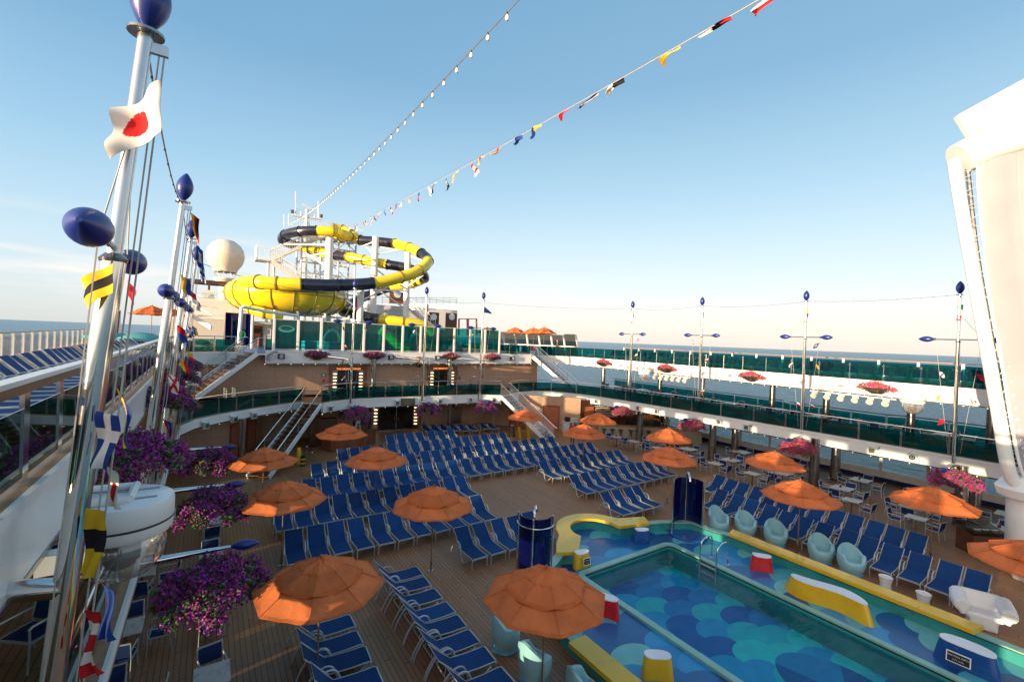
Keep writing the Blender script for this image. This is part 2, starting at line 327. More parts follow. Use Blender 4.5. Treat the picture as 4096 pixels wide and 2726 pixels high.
def nodemat(name):
    m = bpy.data.materials.new(name); m.use_nodes = True; t = m.node_tree; b = t.nodes['Principled BSDF']
    def N(k, **kw):
        n = t.nodes.new('ShaderNode' + k)
        for a, v in kw.items(): setattr(n, a, v)
        return n
    def MA(op, a, bb=None):
        n = N('Math', operation=op)
        for i, q in enumerate((a, bb)):
            if q is None: continue
            if isinstance(q, (int, float)): n.inputs[i].default_value = q
            else: t.links.new(q, n.inputs[i])
        return n.outputs[0]
    return m, t, b, N, MA
def planks(name, col, pitch=.125, gap=.10, seam=(.02, .012, .008)):
    m, t, b, N, MA = nodemat(name); g = N('NewGeometry'); sp = N('SeparateXYZ'); t.links.new(g.outputs['Position'], sp.inputs[0])
    x = MA('DIVIDE', sp.outputs[0], pitch); fl = MA('FLOOR', x); fr = MA('SUBTRACT', x, fl)
    line = MA('LESS_THAN', fr, gap)
    yo = MA('ADD', MA('DIVIDE', sp.outputs[1], 3.1), MA('MULTIPLY', fl, .37)); yf = MA('FRACT', yo); but = MA('LESS_THAN', yf, .006)
    line = MA('MAXIMUM', line, but)
    cmb = N('CombineXYZ'); t.links.new(fl, cmb.inputs[0]); t.links.new(MA('FLOOR', yo), cmb.inputs[1]); wn = N('TexWhiteNoise', noise_dimensions='2D'); t.links.new(cmb.outputs[0], wn.inputs['Vector'])
    mp_ = N('Mapping'); mp_.inputs['Scale'].default_value = (9, .9, 1); t.links.new(g.outputs['Position'], mp_.inputs[0]); nz_ = N('TexNoise'); nz_.inputs['Scale'].default_value = 3; nz_.inputs['Detail'].default_value = 5; t.links.new(mp_.outputs[0], nz_.inputs['Vector'])
    nb = N('TexNoise'); nb.inputs['Scale'].default_value = .35; nb.inputs['Detail'].default_value = 4; t.links.new(g.outputs['Position'], nb.inputs['Vector'])
    v = MA('ADD', MA('ADD', MA('MULTIPLY', wn.outputs['Value'], .22), MA('MULTIPLY', nz_.outputs['Fac'], .35)), MA('MULTIPLY', nb.outputs['Fac'], .75))
    r = N('ValToRGB'); r.color_ramp.elements[0].position = .35; r.color_ramp.elements[1].position = 1.0
    r.color_ramp.elements[0].color = tuple(c * .7 for c in col) + (1,); r.color_ramp.elements[1].color = tuple(c * 1.4 for c in col) + (1,); t.links.new(v, r.inputs[0])
    mxx = N('MixRGB'); mxx.inputs[2].default_value = seam + (1,); t.links.new(line, mxx.inputs[0]); t.links.new(r.outputs[0], mxx.inputs[1]); t.links.new(mxx.outputs[0], b.inputs['Base Color'])
    b.inputs['Roughness'].default_value = .5; mr = N('MapRange'); mr.inputs['To Min'].default_value = .34; mr.inputs['To Max'].default_value = .62; t.links.new(nb.outputs['Fac'], mr.inputs[0]); t.links.new(mr.outputs[0], b.inputs['Roughness'])
    bp = N('Bump'); bp.inputs['Strength'].default_value = .4; bp.inputs['Distance'].default_value = .01; bp.invert = True; t.links.new(line, bp.inputs['Height']); t.links.new(bp.outputs[0], b.inputs['Normal'])
    return m
K['teak'] = planks('teak_planking', (.30, .140, .060))
def tiles(name):
    m, t, b, N, MA = nodemat(name); g = N('TexCoord'); sp = N('SeparateXYZ'); t.links.new(g.outputs['Object'], sp.inputs[0])
    u = MA('ADD', sp.outputs[0], MA('MULTIPLY', sp.outputs[1], .8)); fx = MA('FRACT', MA('DIVIDE', u, .62)); fz = MA('FRACT', MA('DIVIDE', sp.outputs[2], .62))
    line = MA('MAXIMUM', MA('LESS_THAN', fx, .03), MA('LESS_THAN', fz, .03))
    n = N('TexNoise'); n.inputs['Scale'].default_value = 3.2; n.inputs['Detail'].default_value = 1; n.inputs['Distortion'].default_value = 1.6; t.links.new(g.outputs['Object'], n.inputs['Vector'])
    w = MA('ABSOLUTE', MA('SUBTRACT', MA('FRACT', MA('MULTIPLY', n.outputs['Fac'], 9)), .5)); sw = MA('LESS_THAN', w, .12)
    a = N('MixRGB'); a.inputs[1].default_value = (.50, .29, .185, 1); a.inputs[2].default_value = (.27, .14, .085, 1); t.links.new(MA('MULTIPLY', sw, .75), a.inputs[0])
    c = N('MixRGB'); c.inputs[2].default_value = (.56, .40, .30, 1); t.links.new(MA('MULTIPLY', line, .6), c.inputs[0]); t.links.new(a.outputs[0], c.inputs[1]); t.links.new(c.outputs[0], b.inputs['Base Color']); b.inputs['Roughness'].default_value = .45
    return m
K['tile'] = tiles('swirled_terracotta_tile')
def scales(name, w, h, cols, ang=0, wet=.12, ofs=(0, 0)):
    """fish-scale pattern: rows of overlapping discs, each nearer row laid over the one behind"""
    m, t, b, N, MA = nodemat(name); g = N('NewGeometry'); mpn = N('Mapping'); mpn.inputs['Rotation'].default_value = (0, 0, ang); mpn.inputs['Location'].default_value = ofs + (0,)
    t.links.new(g.outputs['Position'], mpn.inputs[0])
    nd = N('TexNoise'); nd.inputs['Scale'].default_value = .55; t.links.new(mpn.outputs[0], nd.inputs['Vector']); vm = N('VectorMath', operation='SCALE'); vm.inputs['Scale'].default_value = .16; t.links.new(nd.outputs['Color'], vm.inputs[0]); va = N('VectorMath', operation='ADD'); t.links.new(mpn.outputs[0], va.inputs[0]); t.links.new(vm.outputs[0], va.inputs[1])
    sp = N('SeparateXYZ'); t.links.new(va.outputs[0], sp.inputs[0])
    u = MA('DIVIDE', sp.outputs[0], w); v = MA('DIVIDE', sp.outputs[1], h); row = MA('FLOOR', v); f = MA('SUBTRACT', v, row)
    def cell(r):
        sh = MA('MULTIPLY', MA('MODULO', MA('ABSOLUTE', r), 2), .5); uu = MA('ADD', u, sh); i = MA('FLOOR', uu); d = MA('SUBTRACT', MA('SUBTRACT', uu, i), .5); return i, d
    i0, d0 = cell(row); r1 = MA('ADD', row, 1); i1, d1 = cell(r1)
    q = MA('ADD', MA('POWER', MA('MULTIPLY', MA('ABSOLUTE', d0), 1.85), 2), MA('POWER', f, 2)); ins = MA('LESS_THAN', q, .95)
    def mixv(a, bb): return MA('ADD', MA('MULTIPLY', ins, a), MA('MULTIPLY', MA('SUBTRACT', 1, ins), bb))
    cm = N('CombineXYZ'); t.links.new(mixv(i0, i1), cm.inputs[0]); t.links.new(mixv(row, r1), cm.inputs[1]); wn = N('TexWhiteNoise', noise_dimensions='2D'); t.links.new(cm.outputs[0], wn.inputs['Vector'])
    r = N('ValToRGB'); r.color_ramp.interpolation = 'CONSTANT'; els = r.color_ramp.elements; k = len(cols)
    els[0].color = cols[0] + (1,); els[1].position = 1 / k; els[1].color = cols[1] + (1,)
    for j in range(2, k): e_ = els.new(j / k); e_.color = cols[j] + (1,)
    t.links.new(wn.outputs['Value'], r.inputs[0])
    n2 = N('TexNoise'); n2.inputs['Scale'].default_value = 2.5; n2.inputs['Detail'].default_value = 5; t.links.new(g.outputs['Position'], n2.inputs['Vector']); hs = N('HueSaturation'); mr = N('MapRange'); mr.inputs['To Min'].default_value = .75; mr.inputs['To Max'].default_value = 1.25; t.links.new(n2.outputs['Fac'], mr.inputs[0]); t.links.new(mr.outputs[0], hs.inputs['Value']); t.links.new(r.outputs[0], hs.inputs['Color']); t.links.new(hs.outputs[0], b.inputs['Base Color'])
    b.inputs['Roughness'].default_value = .45; b.inputs['Coat Weight'].default_value = .38; b.inputs['Coat Roughness'].default_value = wet
    return m
BL = [(.002, .055, .19), (.0, .19, .40), (.15, .46, .45), (.002, .10, .28), (.07, .37, .42), (.005, .24, .50)]
K['scale'] = scales('blue_scalloped_floor', 1.35, .52, BL, 0, .12)
K['poolscale'] = scales('turquoise_scalloped_basin', 1.35, .60, [(.0, .22, .56), (.0, .54, .62), (.002, .12, .44), (.0, .36, .68), (.02, .68, .66)], 0, .3, (.6, .4))
def water(name, col, bs, st, rough=.02, dist=.02):
    m, t, b, N, MA = nodemat(name); t.nodes.remove(b); out = t.nodes['Material Output']
    tr = N('BsdfTransparent'); tr.inputs[0].default_value = col + (1,); gl = N('BsdfGlossy'); gl.inputs['Roughness'].default_value = rough; fr = N('Fresnel'); fr.inputs[0].default_value = 1.33; ms = N('MixShader')
    g = N('NewGeometry'); mpn = N('Mapping'); mpn.inputs['Scale'].default_value = (.6, 1.6, 1); t.links.new(g.outputs['Position'], mpn.inputs[0]); n = N('TexNoise'); n.inputs['Scale'].default_value = bs; n.inputs['Detail'].default_value = 4; t.links.new(mpn.outputs[0], n.inputs['Vector']); bp = N('Bump'); bp.inputs['Strength'].default_value = st; bp.inputs['Distance'].default_value = dist
    t.links.new(n.outputs['Fac'], bp.inputs['Height']); t.links.new(bp.outputs[0], gl.inputs['Normal']); t.links.new(bp.outputs[0], fr.inputs['Normal']); t.links.new(MA('MULTIPLY', fr.outputs[0], .75), ms.inputs[0]); t.links.new(tr.outputs[0], ms.inputs[1]); t.links.new(gl.outputs[0], ms.inputs[2]); t.links.new(ms.outputs[0], out.inputs[0]); return m
K['water'] = water('pool_water', (.80, .96, .97), 1.5, .9, .02, .045)
def seamat():
    m, t, b, N, MA = nodemat('open_sea'); t.nodes.remove(b); out = t.nodes['Material Output']
    g = N('NewGeometry'); mpn = N('Mapping'); mpn.inputs['Scale'].default_value = (1.0, .42, 1); mpn.inputs['Rotation'].default_value = (0, 0, .25); t.links.new(g.outputs['Position'], mpn.inputs[0])
    n = N('TexNoise'); n.inputs['Scale'].default_value = .22; n.inputs['Detail'].default_value = 8; n.inputs['Roughness'].default_value = .62; t.links.new(mpn.outputs[0], n.inputs['Vector'])
    n2 = N('TexNoise'); n2.inputs['Scale'].default_value = .012; n2.inputs['Detail'].default_value = 5; t.links.new(mpn.outputs[0], n2.inputs['Vector'])
    bp = N('Bump'); bp.inputs['Strength'].default_value = 1; bp.inputs['Distance'].default_value = 1.1; t.links.new(MA('ADD', n.outputs['Fac'], MA('MULTIPLY', n2.outputs['Fac'], 3)), bp.inputs['Height'])
    r = N('ValToRGB'); r.color_ramp.elements[0].position = .36; r.color_ramp.elements[1].position = .64; r.color_ramp.elements[0].color = (.010, .036, .062, 1); r.color_ramp.elements[1].color = (.05, .12, .165, 1); t.links.new(MA('ADD', MA('MULTIPLY', n.outputs['Fac'], .75), MA('MULTIPLY', n2.outputs['Fac'], .25)), r.inputs[0])
    df = N('BsdfDiffuse'); t.links.new(r.outputs[0], df.inputs[0]); gl = N('BsdfGlossy'); gl.inputs['Roughness'].default_value = .16; gl.inputs[0].default_value = (.74, .90, 1, 1); t.links.new(bp.outputs[0], gl.inputs['Normal'])
    lw = N('LayerWeight'); lw.inputs[0].default_value = .5; t.links.new(bp.outputs[0], lw.inputs['Normal']); fac = MA('ADD', MA('MULTIPLY', MA('POWER', lw.outputs['Facing'], 5), .55), .015); ms = N('MixShader')
    t.links.new(fac, ms.inputs[0]); t.links.new(df.outputs[0], ms.inputs[1]); t.links.new(gl.outputs[0], ms.inputs[2]); t.links.new(ms.outputs[0], out.inputs[0])
    return m
K['sea'] = seamat()
# ------------------------------------------------------------------ the sea and the decks
mb = MB(); mb.quad((-60000, -60000, -22), (60000, -60000, -22), (60000, 60000, -22), (-60000, 60000, -22)); struct('sea', mb, K['sea'])
PX0, PX1, PY0, PY1 = 10.95, 15.75, -6.0, 11.42         # the sunken basin
mb = MB()
for a, b, c, d in ((-7, PX0, -6, 38), (PX1, 37, -6, 38), (PX0, PX1, PY1, 38)):
    mb.box(((a + b) / 2, (c + d) / 2, -.15), (b - a, d - c, .30))
struct('pool_deck', mb, K['teak'], 0)
E1L = [(-1.2, -6), (-1.2, 22), (-1.15, 27.6), (-.6, 29.2), (.6, 30.6), (2.4, 32.1), (5.55, 34.2)]
E1C = [(6.6, 33.0), (7.3, 33.6), (8.9, 34.4), (11.5, 34.5), (14.2, 34.35), (17.5, 34.15), (19.6, 33.9), (21.2, 33.0)]
E1R = [(22.6, 33.6), (24.2, 34.5), (26.0, 34.7), (27.6, 34.0), (28.8, 31.8), (29.4, 29.2), (29.75, 26.6), (29.95, 24.0), (30.2, 20.5), (30.5, 16.0), (30.6, 12), (30.7, 4.5), (30.7, -6)]
E2L = [(-1.48, -6), (-1.48, 13), (-1.6, 22), (-1.75, 31), (-1.55, 33.6), (-.8, 35.3), (.3, 36.1), (1.55, 36.3)]
E2C = [(3.3, 36.3), (26.75, 36.3)]
E2R = [(28.2, 36.9), (30.6, 37.2), (31.9, 36.3), (32.6, 33.5), (32.8, 29.5), (32.6, 24), (32.5, 18), (32.5, 8), (32.4, -6)]
D1, D2 = 3.2, 6.5
def deckring(name, edges, z, th, x0, x1, y1, lip, mat):
    poly = [p for e in edges for p in e]
    mb = MB(); mb.prism(poly + [(x1, -6), (x1, y1), (x0, y1), (x0, -6)], z - th, z, 0, 1)
    return mb
mb = deckring('promenade_deck', (E1L, E1C, E1R), D1, .14, -4.35, 36.6, 36.85, None, None)
promenade = struct('promenade_deck', mb, [K['teak'], K['white']], 30)
mb = deckring('upper_deck', (E2L, E2C, E2R), D2, .14, -8.6, 38.6, 78, None, None)
upper = struct('upper_deck', mb, [K['teak'], K['white']], 30)
def fascia(parent, edge, z0, z1, name='fascia', out=.06):
    mb = MB(); mb.strip(edge, -out, .10, z0, z1 + .004); mb.strip(edge, -out - .05, -out + .005, z1 - .05, z1 + .06)
    o = mb.build(name, K['white'], parent); mb = MB(); mb.strip(edge, -out + .008, .20, z1 + .006, z1 + .055); mb.build('teak_ledge', K['teakrail'], parent)
    m2 = MB(); m2.strip(edge, -out - .015, .35, z0 - .06, z0 - .003); m2.build('soffit_strip', K['chrome2'], parent)
    # tiny lamps studded under the lip
    m3 = MB()
    for p in along([(q[0], q[1], 0) for q in edge], .85):
        m3.lathe([(.001, -.03), (.028, -.015), (.03, .012), (.001, .02)], (p.x, p.y, z0 - .075), 6)
    m3.build('lip_lamps', K['tinylamp'], parent)
for e_ in (E1L, E1C, E1R): fascia(promenade, e_, 2.78 if e_ is E1L else 2.56, 3.2)
fascia(upper, E2L, 5.72, 6.5); fascia(upper, E2C, 5.80, 6.66, out=.05); fascia(upper, E2R, 5.70, 6.5)
# blue rubber floor of the splash park
mb = MB(); mb.box((14, 45.5, 6.53), (24, 18, .05)); struct('splash_park_floor', mb, K['bluefloor'])

# ------------------------------------------------------------------ railings
def railing(label, edge, z, glass, h0=.08, h1=.92, rail=1.1, step=1.55, inset=.10, post_r=.024, railmat='chrome', pane='glass', clamps=False, flat=False, railw=.03, cap=None, group=None):
    line = offset(edge, inset); P = [Vector((p[0], p[1], z)) for p in line]
    t = thing('glass_railing', label, 'railing', P[0], 0, group)
    pts = along(P, step)
    pts = [p for i, p in enumerate(pts) if i == 0 or (p - pts[i - 1]).length > .3]
    for p in pts:
        mb = MB()
        if flat:
            mb.box((p.x, p.y, z + rail / 2), (.04, .17, rail))
        else:
            mb.cyl(p, p + Vector((0, 0, rail if not clamps else h1 + .02)), post_r, n=8)
            if clamps: mb.box(p + Vector((0, 0, .25)), (.09, .13, .07)); mb.box(p + Vector((0, 0, h1 - .1)), (.09, .13, .07)); mb.box(p + Vector((0, 0, .03)), (.12, .14, .06))
        mb.build('post', K['chrome'], t)
    for a, b in zip(pts[:-1], pts[1:]):
        d = (b - a).normalized(); a2 = a + d * .05; b2 = b - d * .05; mb = MB()
        mb.bar(a2 + Vector((0, 0, (h0 + h1) / 2)), b2 + Vector((0, 0, (h0 + h1) / 2)), .014, h1 - h0)
        mb.build('glass_panel', K[pane], t, 0)
    if rail:
        mb = MB()
        if cap:
            for a, b in zip(P[:-1], P[1:]): mb.bar(a + Vector((0, 0, rail)), b + Vector((0, 0, rail)), .14, .05)
            mb.build('handrail', K[cap], t)
            mb = MB()
            for a, b in zip(P[:-1], P[1:]): mb.bar(a + Vector((.03, 0, rail - .08)), b + Vector((.03, 0, rail - .08)), .05, .09)
            mb.build('rail_band', K['chrome2'], t)
        else:
            mb.tube([p + Vector((0, 0, rail)) for p in P], railw, 8); mb.build('handrail', K[railmat], t)
    return t
railing('near port railing of dark grey green glass with a white capped teak rail', [(-1.55, -5), (-1.55, 13), (-1.68, 22), (-1.82, 31), (-1.62, 33.5), (-.9, 35.2)], D2, 1, .10, .80, 1.10, 1.28, 0, flat=True, cap='white', pane='lglass')
railing('teal glass railing across the head of the port upper stair beside blue shower', [(-.8, 35.3), (.3, 36.1), (1.5, 36.3)], D2, 1, rail=1.1)
railing('short teal glass railing between port upper stair and tall screen', [(3.25, 36.3), (3.72, 36.3)], D2 + .1, 1, rail=1.1)
railing('teal glass railing right of the tall screen at the top of starboard stair', [(22.9, 36.3), (26.7, 36.3)], D2 + .1, 1, .06, .95, 1.12, 1.3, clamps=False)
railing('long starboard upper railing of clamped teal glass above white band', E2R, D2 + .02, 1, .05, 1.0, 0, 1.6, .10, clamps=True)
railing('dark teal glass railing of the port promenade curving past red cone', E1L[2:], D1, 1, .10, .92, 1.12, 1.55)
railing('dark teal glass railing on the near port promenade under the masts', E1L[:3], D1, 1, .10, .92, 1.12, 1.8)
railing('middle teal glass railing before the atrium doors on the promenade', E1C, D1, 1, .10, .92, 1.25, 1.45)
railing('starboard promenade railing of dark teal glass with single steel handrail', E1R, D1, 1, .08, .90, 1.12, 1.9, clamps=False)
railing('outer starboard promenade railing of dark glass against the sea', [(36.3, -6), (36.3, 9.5), (35.6, 10.3), (35.6, 16), (36.3, 16.8), (36.3, 34)], D1, 1, .08, 1.0, 1.12, 1.9, 0)
def slat_rail(label, line, z, rail, step, cap, pane):
    t = thing('ship_side_railing', label, 'railing', Vector(line[0] + (z,)))
    P = [Vector((p[0], p[1], z)) for p in line]; pts = along(P, step)
    for p in pts: MB().box((p.x, p.y, z + rail / 2), (.10, .12, rail)).build('post', K['white2'], t)
    for a, b in zip(pts[:-1], pts[1:]):
        d = (b - a).normalized(); MB().bar(a + d * .1 + Vector((0, 0, rail * .5)), b - d * .1 + Vector((0, 0, rail * .5)), .016, rail * .78).build('glass_panel', K[pane], t, 0)
    mb = MB()
    for a, b in zip(P[:-1], P[1:]): mb.bar(a + Vector((0, 0, rail)), b + Vector((0, 0, rail)), .16, .05)
    mb.build('handrail', K[cap], t)
    return t
slat_rail('outer port railing with white posts and wood cap along the sea', [(-7.0, -5), (-7.2, 26), (-7.9, 37), (-8.4, 50)], D2, 1.12, 1.9, 'teakrail', 'clear')
slat_rail('outer starboard railing with brown wood cap against the horizon', [(37.6, -5), (37.6, 34)], D2, 1.22, 2.1, 'teakrail', 'glass')

# tall turquoise wind screen in front of the splash park
t = thing('glass_wind_screen', 'tall turquoise glass wind screen with white posts before the splash park', 'glass screen', (3.8, 36.3, 6.7))
xs = [3.80 + 1.594 * i for i in range(13)]
for x in xs: MB().box((x, 36.32, 7.84), (.13, .16, 2.26)).build('post', K['white2'], t)
for a, b in zip(xs[:-1], xs[1:]):
    MB().box(((a + b) / 2, 36.32, 7.87), (b - a - .22, .016, 2.1)).build('glass_panel', K['screen'], t, 0)
    m = MB()
    for z in (6.79, 8.95): m.box(((a + b) / 2, 36.32, z), (b - a - .14, .05, .05))
    for x in (a + .09, b - .09): m.box((x, 36.32, 7.87), (.04, .05, 2.1))
    m.build('panel_frame', K['beige'], t)
mb = MB(); n = 36; ring = []
for k in range(n):
    a = 2 * math.pi * k / n; lo = .5 - .5 * math.sin(a)
    for r_, dz in ((1.0, 0), (.74, .045)): ring += [(xs[0] + .8 + .54 * r_ * math.cos(a), yy, 8.28 + dz + .25 * r_ * (.82 if dz else 1) * math.sin(a)) for yy in (36.27, 36.30)]
fs = []
for k in range(n):
    a = 4 * k; b = 4 * ((k + 1) % n); fs += [(a, b, b + 2, a + 2), (a + 1, a + 3, b + 3, b + 1), (a, a + 1, b + 1, b), (a + 2, b + 2, b + 3, a + 3)]
mb.add(ring, fs)
mb.build('oval_emblem', K['teal'], t)

# ------------------------------------------------------------------ ship walls
def wall(name, label, line, z0, z1, mat, th=.18, base=None):
    t = thing(name, label, 'wall', (line[0][0], line[0][1], z0))
    MB().strip(line, 0, th, z0, z1).build('wall_face', mat, t, 25)
    if base: MB().strip(line, -.03, 0, z0 + .004, z0 + .16).build('skirting', base, t, 25)
    return t
W0 = [(28.1, 30.3), (24.8, 33.2), (22.0, 37.3), (3.4, 37.3), (.95, 31.7), (-4.2, 31.7)]
wl = wall('tiled_wall', 'swirl tiled lower wall behind the rows of loungers with wide dark doors', [(p[0], p[1]) for p in W0], 0, 3.05, K['tile'], -.2)
wu = wall('tiled_wall', 'swirl tiled upper wall of the promenade with two lit atrium doorways', [(28.0, 36.85), (-4.2, 36.85)], D1, 6.34, K['tile'], -.2, K['white'])
def sconce(mb, x, y, z0, z1, n):
    for i in range(n):
        z = z0 + (z1 - z0) * (i + .5) / n; mb.lathe([(.10, -.035), (.16, 0), (.10, .05)], (x, y, z), 12, a0=180, a1=360)
def atrium_door(x0, x1, y, z0, z1, text, parent, lw=.38, gap=.12):
    f = MB(); w = .24
    f.box(((x0 + x1) / 2, y - .06, z1 - .17), (x1 - x0, .16, .34)); f.box((x0 + w / 2, y - .06, (z0 + z1 - .34) / 2), (w, .16, z1 - .34 - z0)); f.box((x1 - w / 2, y - .06, (z0 + z1 - .34) / 2), (w, .16, z1 - .34 - z0))
    fr = f.build('door_frame', K['redwood'], parent)
    for xx in (x0 + w + lw / 2, x1 - w - lw / 2):
        MB().box((xx, y - .02, (z0 + z1 - .34) / 2), (lw, .06, z1 - .36 - z0)).build('light_panel', K['chrome2'], fr)
        m = MB(); sconce(m, xx, y - .06, z0 + .3, z1 - .5, 6); m.build('lamp_cups', K['lampglow'], fr)
    a, b = x0 + w + lw + .01, x1 - w - lw - .01; n = 2
    for i in range(n):
        xa = a + (b - a) * i / n; xb = a + (b - a) * (i + 1) / n
        MB().box(((xa + xb) / 2, y - .03, (z0 + z1 - .34) / 2 + .01), (xb - xa - .04, .05, z1 - .38 - z0)).build('door_leaf', K['darkglass'], fr)
    m = MB(); m.box(((a + b) / 2, y - .08, (z0 + z1) / 2 - .2), (.05, .05, z1 - z0 - .4)); m.box(((a + b) / 2, y - .08, z0 + .05), (b - a, .06, .08)); m.build('door_rail', K['chrome'], fr)
    m = MB()
    for sx in (-.16, .16): m.box(((a + b) / 2 + sx, y - .11, z0 + 1.05), (.05, .06, .26))
    m.build('handle', K['chrome'], fr)
    if text: lettering(text, ((x0 + x1) / 2, y - .155, z1 - .24), .20, K['neon'], fr, name='lettering')
    return fr
def lettering(text, loc, size, mat, parent, rot=(90, 0, 0), name='lettering', depth=.012, align='CENTER'):
    c = bpy.data.curves.new('text', 'FONT'); c.body = text; c.size = size; c.extrude = depth; c.align_x = align; c.align_y = 'CENTER'; c.resolution_u = 3
    o = bpy.data.objects.new('text', c); COL.objects.link(o); dg = bpy.context.evaluated_depsgraph_get(); me = bpy.data.meshes.new_from_object(o.evaluated_get(dg)); me.name = name
    bpy.data.objects.remove(o); me.materials.clear(); me.materials.append(mat)
    n = bpy.data.objects.new(name, me); COL.objects.link(n); n.parent = parent; L0 = WLOC.get(parent.name, Vector((0, 0, 0))); n.location = Vector(loc) - L0; n.rotation_euler = tuple(R(a) for a in rot); return n
atrium_door(7.75, 10.6, 36.82, D1 + .01, 5.55, 'THE DREAM ATRIUM', wu)
atrium_door(15.9, 18.75, 36.82, D1 + .01, 5.55, 'THE DREAM ATRIUM', wu)
atrium_door(11.15, 15.6, 37.27, .01, 2.5, None, wl, lw=.46)
for x in (9.15, 17.3): MB().box((x, 36.80, 5.68), (.42, .06, .16)).build('exit_sign', K['exitgreen'], wu)
for x in (7.35, 19.05):
    m = MB(); m.box((x, 36.82, 4.85), (.34, .04, .24)); m.build('safety_sign', K['exitgreen'], wu); MB().box((x, 36.8, 4.85), (.14, .03, .12)).build('sign_symbol', K['paper'], wu)
    MB().box((x + .02, 36.80, 4.45), (.16, .08, .22)).build('alarm_box', K['red'], wu)
MB().box((8.9, 37.25, 1.6), (.36, .05, .5)).build('notice_panel', K['black'], wl); MB().box((18.6, 37.25, 1.9), (.5, .05, .42)).build('notice_panel', K['black'], wl)
MB().box((15.95, 37.24, .45), (.12, .05, .12)).build('socket_box', K['black'], wl)
# doors in the angled side walls of the lower deck
def flush_door(p0, p1, h, mat, parent):
    p0 = Vector(p0 + (0,)); p1 = Vector(p1 + (0,)); d = (p1 - p0).normalized(); n = Vector((d.y, -d.x, 0))
    if n.y > 0: n = -n
    m = MB(); m.bar(p0 + n * .03 + Vector((0, 0, h / 2 + .02)), p1 + n * .03 + Vector((0, 0, h / 2 + .02)), .06, h); dr = m.build('door', mat, parent)
    f = MB()
    for p in (p0 - d * .05, p1 + d * .05): f.box(p + n * .04 + Vector((0, 0, h / 2 + .05)), (.10, .10, h + .1), rz=math.atan2(d.y, d.x))
    f.bar(p0 - d * .1 + n * .04 + Vector((0, 0, h + .10)), p1 + d * .1 + n * .04 + Vector((0, 0, h + .10)), .10, .10); f.build('door_frame', K['redwood'], dr)
    q = p1 - d * .12 + n * .10; MB().cyl(q + Vector((0, 0, .95)), q + Vector((0, 0, 1.1)), .03, n=6).build('handle', K['chrome'], dr)
def lerp2(a, b, t): return (a[0] + (b[0] - a[0]) * t, a[1] + (b[1] - a[1]) * t)
flush_door(lerp2(W0[4], W0[3], .10), lerp2(W0[4], W0[3], .34), 2.15, K['doorbrown'], wl)
flush_door(lerp2(W0[4], W0[3], .52), lerp2(W0[4], W0[3], .74), 2.15, K['doorbrown'], wl)
flush_door(lerp2(W0[1], W0[2], .15), lerp2(W0[1], W0[2], .42), 2.1, K['doorbrown'], wl)
flush_door(lerp2(W0[0], W0[1], .45), lerp2(W0[0], W0[1], .75), 2.1, K['doorbrown'], wl)
# unseen port ship sides: solid plating, windows placed to rake low sun across decks
def plating(name, label, x, y0, y1, z0, z1, holes, mat, th=.16):
    t = thing(name, label, 'wall', (x, y0, z0)); m = MB(); ys = sorted(holes)
    cur = y0
    def blk(a, b, c, d):
        if b - a > .01 and d - c > .01: m.box((x, (a + b) / 2, (c + d) / 2), (th, b - a, d - c))
    for a, b, c, d in ys: blk(cur, a, z0, z1); blk(a, b, z0, c); blk(a, b, d, z1); cur = b
    blk(cur, y1, z0, z1); m.build('plating', mat, t)
    for a, b, c, d in ys: MB().box((x, (a + b) / 2, (c + d) / 2), (.02, b - a, d - c)).build('window_pane', K['clear'], t, 0)
    return t
plating('ship_side_wall', 'unseen port side wall of the pool deck with windows placed for sun streaks', -4.2, -6, 31.6, 0, 3.05, [(-3, -2.2, .9, 2.6), (1.2, 2.0, .35, 1.5), (4.0, 4.3, .40, 1.2), (5.8, 6.6, 1.0, 2.3), (7.5, 7.75, .38, 1.3), (8.5, 10.7, 1.9, 3.03), (11.1, 11.35, .38, 1.2), (12.6, 12.9, .42, 1.5), (14.7, 16.7, 1.9, 3.03), (17.6, 17.9, .40, 1.2), (20.1, 22.1, 1.9, 3.03), (23.2, 24.1, .5, 2.6), (26.5, 27.3, .4, 2.9)], K['white2'])
plating('ship_side_wall', 'unseen port side wall of the promenade with windows placed for sun patches', -4.3, -6, 36.6, D1, 6.36, [(-5.4, -3.2, 4.6, 6.34), (-2.4, -.9, 4.6, 6.34), (-.3, 2.2, 4.8, 6.34), (3.2, 4.2, 4.6, 6.34), (5.0, 6.4, 4.9, 6.34), (7.8, 8.6, 4.6, 6.34), (10.2, 12.4, 4.8, 6.34), (13.4, 14.4, 4.6, 6.34), (15.4, 17.6, 4.8, 6.34), (18.8, 20.4, 4.4, 6.34), (22.0, 24.6, 4.4, 6.34), (26.0, 28.8, 4.2, 6.34), (29.6, 31.8, 4.0, 6.34), (32.3, 34.8, 4.0, 6.34)], K['white2'])
# starboard pool deck windows to the sea
t = thing('sea_window_wall', 'starboard window wall with white mullions and blue skirting above the sea', 'window wall', (36.0, -6, 0))
MB().box((36.0, 11.5, .34), (.14, 35, .68)).build('sill_wall', K['white2'], t); MB().box((35.9, 11.5, .13), (.06, 35, .24)).build('blue_skirting', K['chairblue'], t)
MB().box((36.0, 11.5, 2.84), (.14, 35, .12)).build('head_beam', K['white2'], t)
y = -5.5
while y < 28.5:
    MB().box((36.0, y, 1.72), (.14, .16, 2.1)).build('mullion', K['white2'], t)
    if y < 26: MB().box((36.0, y + 1.15, 1.72), (.015, 2.1, 2.08)).build('window_pane', K['clear'], t, 0)
    y += 2.3
